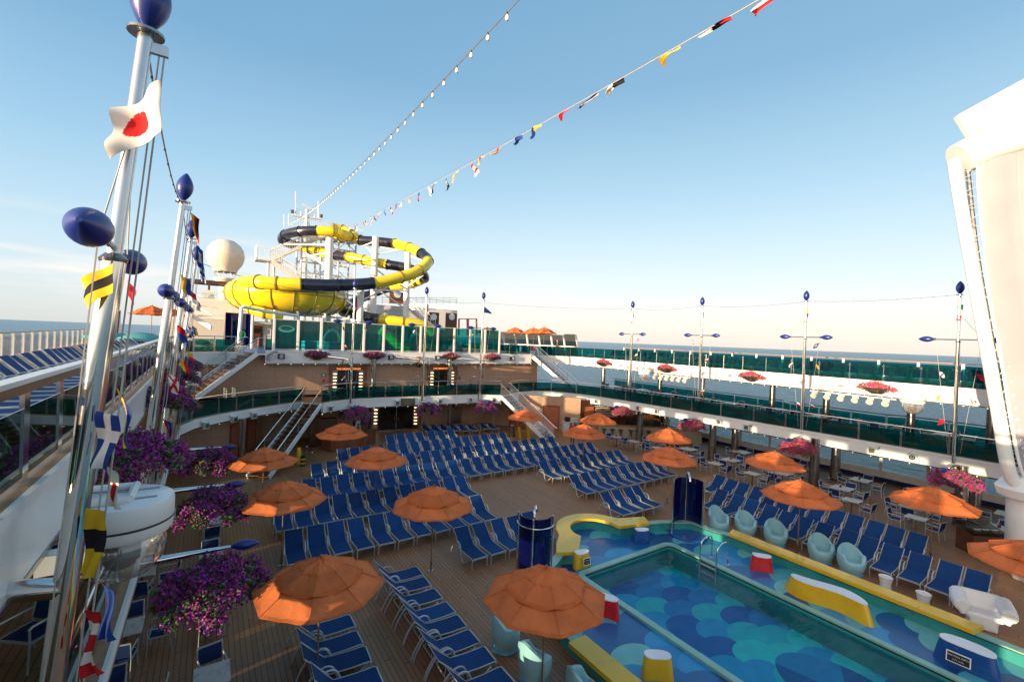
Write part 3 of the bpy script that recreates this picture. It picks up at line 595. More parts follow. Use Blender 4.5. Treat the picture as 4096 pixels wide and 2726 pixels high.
# chrome columns
def column(x, y, z0, z1, r, label, flare=0, group='polished steel deck columns'):
    t = thing('steel_column', label, 'column', (x, y, z0), 0, group)
    MB().tube([(x, y, z0), (x, y, z0 + .12), (x, y, z1 - .1), (x, y, z1)], [r * 1.0 + flare, r + flare * .9, r, r], 20).build('shaft', K['chrome2'], t)
    MB().lathe([(r + flare + .05, 0), (r + flare + .06, .04), (r + flare, .07)], (x, y, z0 + .004), 20).build('base_ring', K['chrome'], t); return t
for i, (x, y) in enumerate(((30.4, 25.4), (30.6, 18.9), (30.5, 12.2), (30.5, 5.8), (30.5, -.6))):
    column(x, y, 0, 2.9, .22, 'tapered dark steel column, %s from the bar in inner starboard row' % nth(i + 1), .07)
for i, (x, y) in enumerate(((33.5, 25.2), (33.6, 18.9), (33.5, 12.2), (33.6, 5.9), (33.6, -.5))):
    column(x, y, 0, 2.9, .23, 'tapered dark steel column, %s from the bar in row nearest sea windows' % nth(i + 1), .07)
for i, y in enumerate((33.0, 29.6, 26.0, 21.8, 16.3, 12.9, 8.6, 5.4, 1.0)):
    column(33.6, y, D1, 6.2, .20, 'steel column of the starboard promenade, %s counting from the stair' % nth(i + 1))
column(10.95, 36.0, D1, 6.2, .19, 'steel column right of the left atrium doorway on the promenade'); column(17.65, 36.0, D1, 6.2, .19, 'steel column before the right atrium doorway on the promenade')
column(11.0, 36.4, 0, 2.9, .20, 'steel column left of the wide lower doors'); column(17.6, 35.6, 0, 2.9, .20, 'steel column behind the row of dark loungers at lower wall'); column(1.75, 30.7, 0, 2.9, .20, 'steel column beside the terracotta doors left of the stair')
column(-1.9, 19.2, 0, 2.9, .18, 'steel column under the port promenade among the tables'); column(-1.9, 11.5, 0, 2.9, .18, 'near steel column under the port promenade behind the projector drum')

# ------------------------------------------------------------------ stairs
def stair(label, top, bot, w, n, wood='brown'):
    top = Vector(top); bot = Vector(bot); d = bot - top; hd = Vector((d.x, d.y, 0)); run = hd.length; hd.normalize(); sd_ = Vector((-hd.y, hd.x, 0))
    t = thing('deck_stair', label, 'staircase', bot)
    for s in (-1, 1):
        o = sd_ * (s * (w / 2 + .05)); MB().bar(top + o + Vector((0, 0, -.10)), bot + o + Vector((0, 0, .06)), .07, .30).build('stringer', K['white'], t)
    rz = math.atan2(hd.y, hd.x)
    for i in range(n):
        k = (i + .5) / n; p = top + d * k; m = MB(); m.box(p + Vector((0, 0, .03)), (run / n + .03, w - .012, .045), rz=rz); m.box(p - hd * (run / n / 2) + Vector((0, 0, .03 - d.z / n / -2)), (.025, w - .016, abs(d.z) / n - .05), rz=rz); m.build('tread', K[wood], t)
        if i == 0: pass
    for s in (-1, 1):
        o = sd_ * (s * (w / 2 + .05)); m = MB(); m.tube([top + o + Vector((0, 0, .98)) - hd * .35, top + o + Vector((0, 0, .98)), bot + o + Vector((0, 0, 1.0)), bot + o + hd * .25 + Vector((0, 0, .9))], .028, 8)
        for h in (.25, .43, .61, .79): m.tube([top + o + Vector((0, 0, h)), bot + o + Vector((0, 0, h + .02))], .012, 5)
        m.build('handrail', K['chrome'], t)
        for k in range(5):
            p = top + d * (k / 4) + o; MB().cyl(p, p + Vector((0, 0, .99)), .02, n=6).build('baluster', K['chrome'], t)
    return t
stair('port stair of dark wood treads down to the pool deck beside umbrella', (6.0, 33.3, 3.24), (2.4, 27.95, .05), 1.1, 17)
stair('sunlit port stair rising from promenade to the splash park deck', (2.35, 36.2, 6.6), (-1.7, 33.3, 3.24), 1.3, 16)
stair('starboard stair down to the lounger rows beside the red shirted man', (21.8, 33.2, 3.24), (23.35, 28.7, .05), 1.25, 16, 'grey')
stair('starboard stair from the upper deck down to the promenade corner', (27.4, 36.5, 6.56), (29.7, 32.8, 3.24), 1.25, 16, 'grey')
# ------------------------------------------------------------------ sun loungers
def make_lounger(flat=False, by=1.50, bz=.93):
    t = thing('sun_lounger', 'x', 'sun lounger')
    W2 = .282; hy = .98
    if flat: by, bz = 1.86, .52
    m = MB(); pr = [(.03, .335), (.10, .365), (.45, .355), (.80, .365), (hy, .385)]
    for a, b in zip(pr[:-1], pr[1:]): m.bar((0, a[0], a[1]), (0, b[0], b[1]), 2 * W2, .022)
    m.build('seat_sling', K['sling'], t, 60)
    m = MB(); d = Vector((0, by - hy, bz - .385)); n = Vector((0, d.z, -d.y)).normalized()
    q = [Vector((0, hy, .385)), Vector((0, hy, .385)) + d * .35 + n * .02, Vector((0, hy, .385)) + d * .7 + n * .012, Vector((0, by, bz))]
    for a, b in zip(q[:-1], q[1:]): m.bar(a, b, 2 * W2, .02)
    m.build('backrest_sling', K['sling'], t, 60)
    m = MB()
    for s in (-1, 1):
        x = s * (W2 + .022)
        m.tube([(x, 0, .30), (x, .02, .345), (x, .10, .37), (x, .5, .36), (x, hy, .385), (x, 1.34, .40)], .016, 6)
        m.tube([(x, hy, .385), Vector((x, hy, .385)) + d * 1.02], .014, 6)
    m.bar((-W2, .02, .345), (W2, .02, .345), .03, .05); m.cyl((-W2, by, bz), (W2, by, bz), .008, n=5); m.cyl((-W2, hy, .35), (W2, hy, .35), .014, n=5); m.cyl((-W2, 1.34, .40), (W2, 1.34, .40), .014, n=5)
    q = Vector((0, hy, .385)) + d * .55
    for s in (-1, 1): m.cyl((s * .2, q.y, q.z - .02), (s * .2, min(q.y + .18, 1.34), .40), .010, n=5)
    m.build('frame', K['alu'], t)
    for s in (-1, 1):
        x = s * (W2 + .055)
        p = catmull([(x, 1.58, 0.01), (x, 1.50, .22), (x, 1.32, .48), (x, 1.10, .60), (x, .93, .56), (x, .84, .40), (x, .76, .16), (x, .66, .03), (x, .50, .07), (x, .18, .31)], 3)
        MB().tube(p, .023, 6).build('armrest', K['alu'], t)
        MB().cyl((s * (W2 + .03), .03, 0), (s * (W2 + .03), .03, .345), .02, n=6).build('leg', K['alu'], t)
    return t
protos = [make_lounger(), make_lounger(), make_lounger(False, 1.47, .955), make_lounger(False, 1.54, .89), make_lounger(False, 1.52, .915)]; proto_f = make_lounger(True)
def lounger(x, y, z, rz, label, group, flat=False):
    j = random.uniform(-.045, .045)
    return dup(proto_f if flat else random.choice(protos), (x + random.uniform(-.025, .025), y + j, z), rz + random.uniform(-.045, .045), label, group)
def row(x0, n, yb, where, group, pitch=.765):
    for i in range(n): lounger(x0 + .26 + pitch * i, yb - 1.5, 0, 0, 'blue sling sun lounger, %s from left in %s' % (nth(i + 1), where), group)
G0 = 'loungers in rows before the stage'; G1 = 'loungers of the starboard block'
row(2.42, 11, 17.95, 'the front row of the big port block', G0)
row(2.42, 12, 20.9, 'the second row of the big port block', G0)
row(3.2, 26, 23.75, 'the third and longest row of the block', G0, .778)
row(4.78, 22, 26.4, 'the fourth row of the big block', G0, .782)
row(6.72, 16, 29.1, 'the fifth row of the big block', G0, .794)
row(10.65, 7, 31.85, 'the rearmost row by the wide doors', G0, .805)
row(16.52, 9, 21.25, 'the rear row of the starboard block', G1, .796)
row(16.43, 10, 18.38, 'the middle row of the starboard block', G1, .757)
row(15.94, 4, 15.5, 'the row of four before the yellow bench', G1, .73)
row(7.95, 5, 15.2, 'the short row left of near shower', G0, .78)
for i in range(9): lounger(6.05, 14.28 - .30 - .767 * i, 0, R(90), 'blue sling sun lounger, %s from the far end of the column left of pool' % nth(i + 1), 'loungers in the column beside the pool')
for i in range(8): lounger(3.47, 12.75 - .30 - .767 * i, 0, R(90), 'blue sling sun lounger, %s from far end of the column under the big near umbrella' % nth(i + 1), 'loungers in the column under the near umbrella')
for i in range(13): lounger(20.35, 12.97 - .26 - .757 * i, 0, R(-90), 'blue sling sun lounger, %s from far end of the row behind aqua armchairs' % nth(i + 1), 'loungers behind the aqua armchairs')
for i in range(13): lounger(22.62, 14.57 - .26 - .71 * i, 0, R(-90), 'blue sling sun lounger, %s from far end of the row beside the cafe tables' % nth(i + 1), 'loungers beside the cafe tables')
for i, x in enumerate((14.98, 15.68, 16.42, 17.13, 17.88, 18.6, 19.92, 20.54)):
    lounger(x + .26, 34.4 - .28 * i + (0 if i < 6 else .5), 0, R(-3), 'flat dark blue lounger against the tiled wall, %s from the left' % nth(i + 1), 'flat loungers along the tiled wall', True)
for i in range(46): lounger(-2.1, 3.0 + .72 * i, D2, R(90), 'blue lounger on the upper port deck behind glass, %s from the near end' % nth(i + 1), 'loungers of the port upper deck')
for i in range(40): lounger(33.45, 32.4 - .80 * i, D2, R(-78), 'blue lounger on the upper starboard deck behind glass, %s from the far end' % nth(i + 1), 'loungers of the starboard upper deck')
[kill(q) for q in protos]; kill(proto_f)

# ------------------------------------------------------------------ umbrellas
def make_umbrella():
    t = thing('parasol', 'x', 'parasol')
    def tier(r0, z0, r1, z1, drop, sc, seed):
        m = MB(); n = 8; sub = 8; rings = 12; vs = []; rnd = random.Random(seed); ph = [rnd.uniform(0, 6) for _ in range(n)]
        for j in range(rings + 1):
            q = j / rings; r = r0 + (r1 - r0) * q; z = z0 + (z1 - z0) * q + .02 * math.sin(math.pi * q)
            for k in range(n * sub):
                a = 2 * math.pi * k / (n * sub) + R(8); f = (k % sub) / sub; rib = math.cos(math.pi / n) / math.cos((f - .5) * 2 * math.pi / n); mid = math.sin(math.pi * f)
                rr = r * (1 - (1 - rib) * .95); wob = .016 * math.sin(ph[k // sub] + 9 * q + 5 * f) + .010 * math.sin(ph[(k // sub) - 3] * 2 + 17 * f - 6 * q)
                vs.append((rr * math.cos(a), rr * math.sin(a), z - drop * mid * q - (.03 * mid * sc if j == rings else 0) + wob * mid))
        N = n * sub; fs = [(j * N + k, j * N + (k + 1) % N, (j + 1) * N + (k + 1) % N, (j + 1) * N + k) for j in range(rings) for k in range(N)]
        base = len(vs); vs += [(x * .995, y * .995, z - .012) for x, y, z in vs]
        fs += [tuple(base + i for i in reversed(f)) for f in fs]
        fs += [(rings * N + k, rings * N + (k + 1) % N, base + rings * N + (k + 1) % N, base + rings * N + k) for k in range(N)]
        m.add(vs, fs); hem = set(range((rings - 1) * N, rings * N)); m.m = [1 if (i in hem or i - rings * N in hem or i >= 2 * rings * N) else 0 for i in range(len(m.f))]; return m
    OH = [K['orange'], K['orange_hem']]; OH2 = [K['orange2'], K['orange_hem']]
    c = tier(.50, 2.66, 1.44, 2.27, .045, -.6, 1).build('canopy', OH, t, 30)
    tier(.22, 2.84, .95, 2.565, .035, 1.6, 2).build('middle_vent', OH2, c, 30); tier(.02, 2.94, .50, 2.765, .03, 1.8, 3).build('top_vent', OH, c, 30)
    MB().lathe([(.001, 3.03), (.03, 3.01), (.035, 2.98), (.02, 2.945), (.03, 2.92), (.04, 2.90), (.03, 2.86)], (0, 0, 0), 10).build('finial', K['teakpole'], t)
    MB().cyl((0, 0, .3), (0, 0, 2.88), .022, n=8).build('pole', K['bronze'], t); MB().cyl((0, 0, 0), (0, 0, .32), .032, n=8).lathe([(.10, 0), (.10, .012), (.04, .02)], (0, 0, 0), 12).build('pole_socket', K['chrome2'], t)
    m = MB()
    for k in range(8):
        a = 2 * math.pi * k / 8 + R(8); m.cyl((.03 * math.cos(a), .03 * math.sin(a), 2.78), (1.40 * math.cos(a), 1.40 * math.sin(a), 2.255), .012, n=4); m.cyl((.05 * math.cos(a), .05 * math.sin(a), 2.30), (.75 * math.cos(a), .75 * math.sin(a), 2.49), .010, n=4)
    m.build('ribs', K['bronze'], t)
    m = MB()
    for k in range(8):
        a = 2 * math.pi * k / 8 + R(8); ca, sa = math.cos(a), math.sin(a); m.tube([(.52 * ca, .52 * sa, 2.663), (.98 * ca, .98 * sa, 2.49), (1.44 * ca, 1.44 * sa, 2.275)], .009, 4)
        m.tube([(.24 * ca, .24 * sa, 2.845), (.60 * ca, .60 * sa, 2.722), (.95 * ca, .95 * sa, 2.57)], .008, 4); m.tube([(.03 * ca, .03 * sa, 2.945), (.50 * ca, .50 * sa, 2.77)], .008, 4)
    m.build('rib_seams', K['orange_hem'], c); return t
pu = make_umbrella(); GU = 'orange canvas parasols'
UM = [(2.3, 11.05, 0, 'largest orange parasol at lower left, sunlit on its left panels'), (2.3, 17.35, 0, 'orange parasol with a glowing left corner beyond the nearest left one'), (2.15, 22.65, 0, 'orange parasol in front of the foot of the port stair'),
      (6.65, 14.45, 0, 'orange parasol above the front row of the port lounger block'), (6.6, 20.75, 0, 'orange parasol standing in the middle of the port lounger rows'), (6.5, 26.95, 0, 'orange parasol before the dark wood bar at the back'),
      (6.6, 8.05, 0, 'large near orange parasol at bottom centre covering the aqua tubs'), (19.95, 21.1, 0, 'orange parasol hiding the man in the red shirt'), (24.15, 24.1, 0, 'orange parasol in front of the pool bar counter'), (19.9, 27.4, 0, 'farthest orange parasol beside foot of the starboard stair'),
      (19.88, 14.65, 0, 'orange parasol directly behind the far blue shower'), (24.16, 17.9, 0, 'orange parasol with sunlit left tip among the cafe tables'), (24.2, 11.5, 0, 'orange parasol under a pink flower basket by the third cafe tables'),
      (19.95, 8.45, 0, 'orange parasol behind the aqua armchairs and yellow bench'), (24.15, 5.4, 0, 'orange parasol at right beside the white side tables and last cafe table'), (19.95, 2.25, 0, 'orange parasol cut by right edge of the picture'),
      (31.0, 45.6, D2 + .15, 'orange parasol left of the trio on the starboard upper deck'), (31.6, 42.6, D2 + .15, 'middle orange parasol of the trio on the starboard upper deck'), (30.6, 39.3, D2 + .15, 'nearest orange parasol of the trio behind the man in black'), (27.6, 46.5, D2, 'orange parasol peeping over the turquoise screen'),
      (-3.7, 43.5, D2 + .2, 'orange parasol on port upper deck nearest the masts'), (-2.9, 45.5, D2 + .25, 'orange parasol on port upper deck beyond the first one')]
for i, (x, y, z, lb) in enumerate(UM):
    o = dup(pu, (x, y, z), random.uniform(0, .78), lb, GU)
kill(pu)

# ------------------------------------------------------------------ cafe tables and chairs
def make_chair():
    t = thing('cafe_chair', 'x', 'chair'); w = .25
    m = MB(); m.box((0, 0, .43), (.46, .44, .018)); m.build('seat', K['chairblue'], t)
    m = MB(); m.bar((0, -.22, .50), (0, -.30, .84), .45, .016); m.build('backrest', K['chairblue'], t)
    m = MB(); m.bar((-w, .22, .43), (-w, -.23, .43), .025, .03); m.bar((w, .22, .43), (w, -.23, .43), .025, .03); m.bar((-w, .22, .43), (w, .22, .43), .03, .025); m.bar((-w, -.30, .85), (w, -.30, .85), .025, .03); m.bar((-w, -.23, .43), (-w, -.30, .85), .02, .02); m.bar((w, -.23, .43), (w, -.30, .85), .02, .02)
    m.build('frame', K['alu'], t)
    for s in (-1, 1):
        MB().tube([(s * w, .25, 0), (s * w, .23, .43), (s * w, .24, .64)], .015, 6).build('leg', K['alu'], t)
        MB().tube([(s * w, -.27, 0), (s * w, -.21, .43), (s * w, -.30, .86)], .015, 6).build('leg', K['alu'], t)
        MB().tube([(s * w, .25, .63), (s * w, .20, .655), (s * w, -.26, .65)], .018, 6).build('armrest', K['alu'], t)
    return t
def make_table(w, d, name='cafe_table'):
    t = thing(name, 'x', 'table'); MB().box((0, 0, .73), (w, d, .03)).build('table_top', K['marble'], t)
    MB().cyl((0, 0, .02), (0, 0, .715), .035, n=10).build('pedestal', K['chrome2'], t); m = MB(); m.lathe([(.22, 0), (.22, .012), (.05, .035)], (0, 0, 0), 16); m.build('base', K['chrome2'], t); return t
pc = make_chair(); pt = make_table(.66, .74); pt4 = make_table(.92, .92)
def make_bottle():
    t = thing('condiment_caddy', 'x', 'condiments'); MB().box((0, 0, .05), (.14, .09, .09)).build('caddy', K['black'], t); MB().lathe([(.03, 0), (.03, .12), (.012, .16), (.012, .19)], (.0, 0, .02), 8).build('sauce_bottle', K['red'], t); MB().box((.04, .01, .10), (.05, .07, .1)).build('napkins', K['paper'], t); return t
pb = make_bottle()
GC = 'cafe chairs'; GT = 'cafe tables'
def setting(tx, ty, tz, where, chairs, four=False, caddy=False, skip=()):
    dup(pt4 if four else pt, (tx, ty, tz), 0, 'pale table %s' % where, GT); r = .80 if four else .68
    names = {'n': 'near', 's': 'far', 'e': 'outboard', 'w': 'inboard'}
    for c in chairs:
        dx, dy, rz = {'n': (0, -r, 0), 's': (0, r, math.pi), 'e': (r, 0, R(90)), 'w': (-r, 0, R(-90))}[c]
        dup(pc, (tx + dx + random.uniform(-.04, .04), ty + dy + random.uniform(-.05, .05), tz), rz + random.uniform(-.18, .18), 'navy chair, %s side of table %s' % (names[c], where), GC)
    if caddy: dup(pb, (tx + .05, ty + .1, tz + .747), .4, 'condiment caddy with red bottle on table %s' % where, 'table caddies')
for i, y in enumerate((24.9, 23.2, 20.9, 18.6, 16.45, 14.1, 11.7, 9.1, 6.6)): setting(27.1, y, 0, 'nearest the loungers, %s from the bar' % nth(i + 1), 'ns', caddy=(i == 0))
for i, y in enumerate((22.6, 19.7, 16.5, 13.3, 10.2, 7.2, 4.2)): setting(29.0, y, 0, 'of middle cafe row, %s from bar' % nth(i + 1), 'nsew', True, caddy=i in (2, 4, 6))
for i, y in enumerate((17.4, 13.9, 10.3, 7.2, 4.4, 1.5)): setting(31.9, y, 0, 'beside the sea windows, %s from the bar' % nth(i + 1), 'nse', True, caddy=i in (1, 2))
for i, y in enumerate((11.45, 14.55, 17.55, 20.7, 23.8)): setting(.25, y, 0, 'under port flower baskets, %s from camera' % nth(i + 1), 'ns')
for i, y in enumerate((11.6, 14.3, 17.4)): setting(-1.5, y, 0, 'under the port promenade, %s from the camera' % nth(i + 1), 'nse')
for i, y in enumerate((31.0, 28.0, 25.0, 22.0, 19.0, 16.0, 13.0, 10.0, 7.0, 4.2)): setting(33.2 + .5 * (i % 2), y, D1, 'on starboard promenade, %s from the stair' % nth(i + 1), 'nsw' if i % 2 else 'nse', True)
for i, x in enumerate((8.3, 11.6, 13.0, 16.3, 18.6)): setting(x, 35.35, D1, 'before the atrium wall, %s from left' % nth(i + 1), 'ew')
for i, (x, y, rz) in enumerate(((-2.05, 9.3, 2.5), (-2.4, 11.9, .2), (-2.75, 6.9, -.4))): dup(pc, (x, y, D1), rz, 'navy mesh armchair on port promenade behind the glass, %s by distance' % ('middle', 'farthest', 'nearest')[i], GC)
kill(pc); kill(pt); kill(pt4); kill(pb)

# ------------------------------------------------------------------ pool
def arc(c, r, a0, a1, n): return [(c[0] + r * math.cos(R(a0 + (a1 - a0) * i / n)), c[1] + r * math.sin(R(a0 + (a1 - a0) * i / n))) for i in range(n + 1)]
BC = (13.35, 13.2)
bench_out = [(10.6, 12.4), (11.1, 13.0), (11.6, 13.45)] + arc(BC, 1.62, 160, 20, 12) + [(15.0, 13.55), (16.2, 13.1)]
bench_in = [(15.85, 12.52), (14.42, 12.9)] + arc(BC, 1.05, -4, 176, 14) + [(12.35, 13.0), (11.35, 12.05)]
rim = [(8.1, -6), (8.1, 8.6), (8.3, 10.4), (8.75, 11.4), (10.2, 12.1), (11.0, 12.6), (11.75, 13.35)] + arc(BC, 1.3, 165, 15, 10) + [(14.75, 13.15), (16.05, 12.8), (16.8, 12.55), (17.9, 11.9), (18.0, 10.9), (18.2, 10.2), (18.2, -6)]
pool = thing('swimming_pool', 'teal walled pool with blue scalloped wading shelf and sunken basin', 'pool', (13, 8, 0))
inner = [(p[0], p[1]) for p in rim]
m = MB(); hx = [(PX0, -6), (PX0, PY1), (PX1, PY1), (PX1, -6)]
m.prism([(8.1, -6)] + inner[1:-1] + [(18.2, -6)] + list(reversed(hx)), .012, .05); m.build('wading_floor', K['scale'], pool, 0)
m = MB(); m.strip(rim, -.12, .05, .008, .40); m.build('pool_wall', K['teal'], pool)
m = MB(); m.strip(rim, -.17, .12, .40, .445); m.build('wall_cap', K['mint'], pool)
m = MB(); m.strip(rim, -.165, -.135, .37, .385); m.build('wall_trim', K['chrome2'], pool)
# basin
def rrect(x0, x1, y1, r, y0=-6):
    return [(x0, y0), (x0, y1 - r)] + arc((x0 + r, y1 - r), r, 180, 90, 5)[1:] + arc((x1 - r, y1 - r), r, 90, 0, 5) + [(x1, y0)]
rr = rrect(PX0, PX1, PY1, .22)
m = MB(); m.strip(rr, -.02, .20, .04, .13); m.build('basin_coaming', K['mint'], pool)
m = MB(); m.strip(rr, -.03, -.012, .035, .075); m.build('overflow_slot', K['black'], pool)
m = MB(); m.strip(rr, -.06, -.001, -.71, .03); m.build('basin_wall', K['teal'], pool)
MB().box(((PX0 + PX1) / 2, (PY1 - 6) / 2, -.76), (PX1 - PX0, PY1 + 6, .12)).build('basin_floor', K['poolscale'], pool, 0)
m = MB(); m.quad((PX0 + .02, -6, -.03), (PX1 - .02, -6, -.03), (PX1 - .02, PY1 - .02, -.03), (PX0 + .02, PY1 - .02, -.03)); tag(m.build('pool_water', K['water'], None, 0, fixn=False), kind='structure')
# beach ball figure on the basin floor
bb = MB(); cx_, cy_ = 14.0, 4.6
for q in range(4):
    pts = [(cx_, cy_)] + arc((cx_, cy_), 1.5, 20 + 90 * q, 110 + 90 * q, 10); bb.prism([(cx_ + (p[0] - cx_) * .8, cy_ + (p[1] - cy_) * 1.15) for p in pts], -.70, -.692, q % 2)
bb.build('painted_disc', [pm('disc_blue', (.01, .27, .55), .4), pm('disc_navy', (.006, .12, .36), .4)], pool, 0)
# yellow benches on the pool wall
def bench(label, poly, z0=.447, z1=.56):
    o = MB().prism(poly, z0, z1).build('pool_bench', K['yellow'], None, 20); tag(o, label, 'bench')
    bv = o.modifiers.new('bevel', 'BEVEL'); bv.width = .02; bv.segments = 2; bv.limit_method = 'ANGLE'; return o
bench('curled yellow bench looping round the bay at the head of the pool', bench_out + bench_in)
bench('long straight yellow bench on the starboard pool wall', [(17.93, 10.2), (18.5, 10.35), (18.52, 2.95), (17.93, 3.05)])
bench('yellow bench on the port pool wall under the near umbrella', [(7.78, 8.5), (8.36, 8.5), (8.36, -6), (7.78, -6)])
def stool(label, x, y, rz, mat, L_=.62, W_=.36, h=.52, bend=.10, saddle=.06, sign=None, name='pool_stool', wave=0):
    t = thing(name, label, 'pool stool', (x, y, .05), rz); n = 36
    def ring(sc, zf):
        out = []
        for k in range(n):
            a = 2 * math.pi * k / n; c, s_ = math.cos(a), math.sin(a); px = L_ / 2 * sc * (abs(c) ** .75) * (1 if c > 0 else -1); py = W_ / 2 * sc * (abs(s_) ** .8) * (1 if s_ > 0 else -1) + bend * (1 - (2 * px / L_) ** 2) - bend * .5 + wave * math.sin(6.283 * px / L_ + .5)
            out.append((px, py, zf + (saddle * ((2 * px / L_) ** 2 - .4) if zf > .3 else 0)))
        return out
    vs = ring(1.12, 0) + ring(1.06, .18) + ring(1.0, .34) + ring(.92, h); fs = [(j * n + k, j * n + (k + 1) % n, (j + 1) * n + (k + 1) % n, (j + 1) * n + k) for j in range(3) for k in range(n)]
    MB().add(vs, fs).build('side', mat, t, 50, local=True)
    a = ring(.935, h); b = ring(.93, h + .025); m = MB(); m.add(a + b, [(k, (k + 1) % n, n + (k + 1) % n, n + k) for k in range(n)] + [(n + k, n + (k + 1) % n, n + n // 2 + 0, n + k) for k in range(0)])
    # top skin as strips across the short side
    for k in range(n // 2): m.add([b[k], b[k + 1], b[(n - k - 1) % n], b[(n - k) % n]], [(0, 1, 2, 3)])
    m.build('top', K['seattop'], t, 50, local=True)
    if sign:
        w_, h_, yy, txt, xx = sign
        p = MB().box((xx, yy, .28), (w_ + .05, .012, h_ + .05), rx=R(-8)).build('sign_frame', K['paper'], t, local=True); MB().box((xx, yy - .009, .28), (w_, .012, h_), rx=R(-8)).build('sign_board', K['black'], p, local=True)
        for i, ln in enumerate(txt):
            o = lettering(ln, (0, 0, 0), w_ * .118, K['paper'], p, (82, 0, 0), depth=.002); o.location = (xx, yy - .019 + (.0 if i == 0 else -.011), .28 + (h_ * .2 if i == 0 else -h_ * .2))
    return t
stool('yellow pool stool with black depth sign at the far left of the basin', 11.4, 11.95, R(-5), K['yellow'], sign=(.26, .20, -.235, ['MAX POOL DEPTH', '3 FT. 6 IN.'], .08))
stool('blue pool stool by the curled bench', 14.95, 12.2, R(-25), K['seatblue'])
stool('red pool stool near the swim ladder on starboard shelf', 17.1, 8.45, R(-50), K['red'], .68)
stool('red pool stool half hidden by the near umbrella', 10.1, 9.4, R(-60), K['red'], .70)
stool('yellow pool stool on the port wading shelf at the bottom', 9.35, 7.0, R(-35), K['yellow'], .70)
stool('long wavy yellow pool seat with white top on starboard shelf', 16.72, 6.15, R(-88), K['yellow'], 2.25, .52, .54, .02, .0, name='wavy_pool_seat', wave=.14)
stool('blue pool seat with the max pool depth sign at lower right', 16.75, 2.95, R(-86), K['seatblue'], 1.15, .55, .56, .12, .03, sign=(.42, .22, -.345, ['MAX POOL DEPTH', '3 FT. 6 IN.'], -.12), name='wavy_pool_seat')
# swim ladder
t = thing('swim_ladder', 'steel swim ladder with two looped rails entering the pool', 'ladder', (16.1, 9.6, .1))
for y in (9.95, 9.3):
    MB().tube(catmull([(16.35, y, .06), (16.36, y, .6), (16.30, y, .86), (16.05, y, .95), (15.75, y, .86), (15.62, y, .6), (15.60, y, -.5)], 4), .024, 8).build('rail', K['chrome'], t)
    MB().lathe([(.06, 0), (.06, .015), (.03, .02)], (16.35, y, .052), 12).build('base_plate', K['chrome'], t)
MB().box((15.62, 9.62, .02), (.1, .62, .03)).build('step', K['grey'], t); MB().box((15.62, 9.62, -.26), (.1, .62, .03)).build('step', K['grey'], t)
# showers
def shower(label, x, y, face, z=0, r=.56, plat=None, h=2.35):
    t = thing('outdoor_shower', label, 'shower', (x, y, z)); c = Vector((x, y, z))
    if plat: m = MB(); m.lathe([(.001, .14), (r + .18, .14), (r + .2, .12), (r + .2, .0)], c, 28); m.build('platform', K['seatblue'], t)
    a0 = face + 100; a1 = face + 260; m = MB(); P = [c + Vector((r * math.cos(R(a)), r * math.sin(R(a)), 0)) for a in range(int(a0), int(a1) + 1, 8)]
    m.strip([(p.x, p.y) for p in P], 0, .02, z + .2, z + h); m.build('blue_panel', K['bluepan'], t)
    for a in (a0 - 4, (a0 + a1) / 2, a1 + 4):
        p = c + Vector(((r + .04) * math.cos(R(a)), (r + .04) * math.sin(R(a)), 0)); MB().cyl(p + Vector((0, 0, .01)), p + Vector((0, 0, h + .02)), .032, n=10).build('post', K['chrome'], t)
    for zz in (h - .28,): MB().tube([c + Vector(((r + .07) * math.cos(R(a)), (r + .07) * math.sin(R(a)), zz)) for a in range(int(a0) - 6, int(a1) + 8, 8)], .02, 8).build('ring', K['chrome'], t)
    b = R(face + 180); f = Vector((math.cos(R(face)), math.sin(R(face)), 0)); q = c - f * (r - .08)
    MB().cyl(q + Vector((0, 0, .1)), q + Vector((0, 0, h + .1)), .02, n=8).build('riser', K['chrome'], t)
    MB().tube(catmull([q + Vector((0, 0, h)), q + Vector((0, 0, h + .22)) + f * .1, q + Vector((0, 0, h + .28)) + f * .32, q + Vector((0, 0, h + .18)) + f * .55, q + Vector((0, 0, h + .02)) + f * .62], 5), [.03] + [.045] * 19 + [.05], 10).build('shower_head', K['chrome'], t); return t
shower('near blue shower cubicle left of curled yellow bench', 9.3, 12.0, 45, plat=True, r=.55)
shower('far blue shower cubicle open towards the pool', 17.35, 11.7, 228, plat=True, r=.60)
shower('blue shower on the splash park deck left of the screen', 1.9, 43.0, 262, D2 + .05, .95, h=2.9)

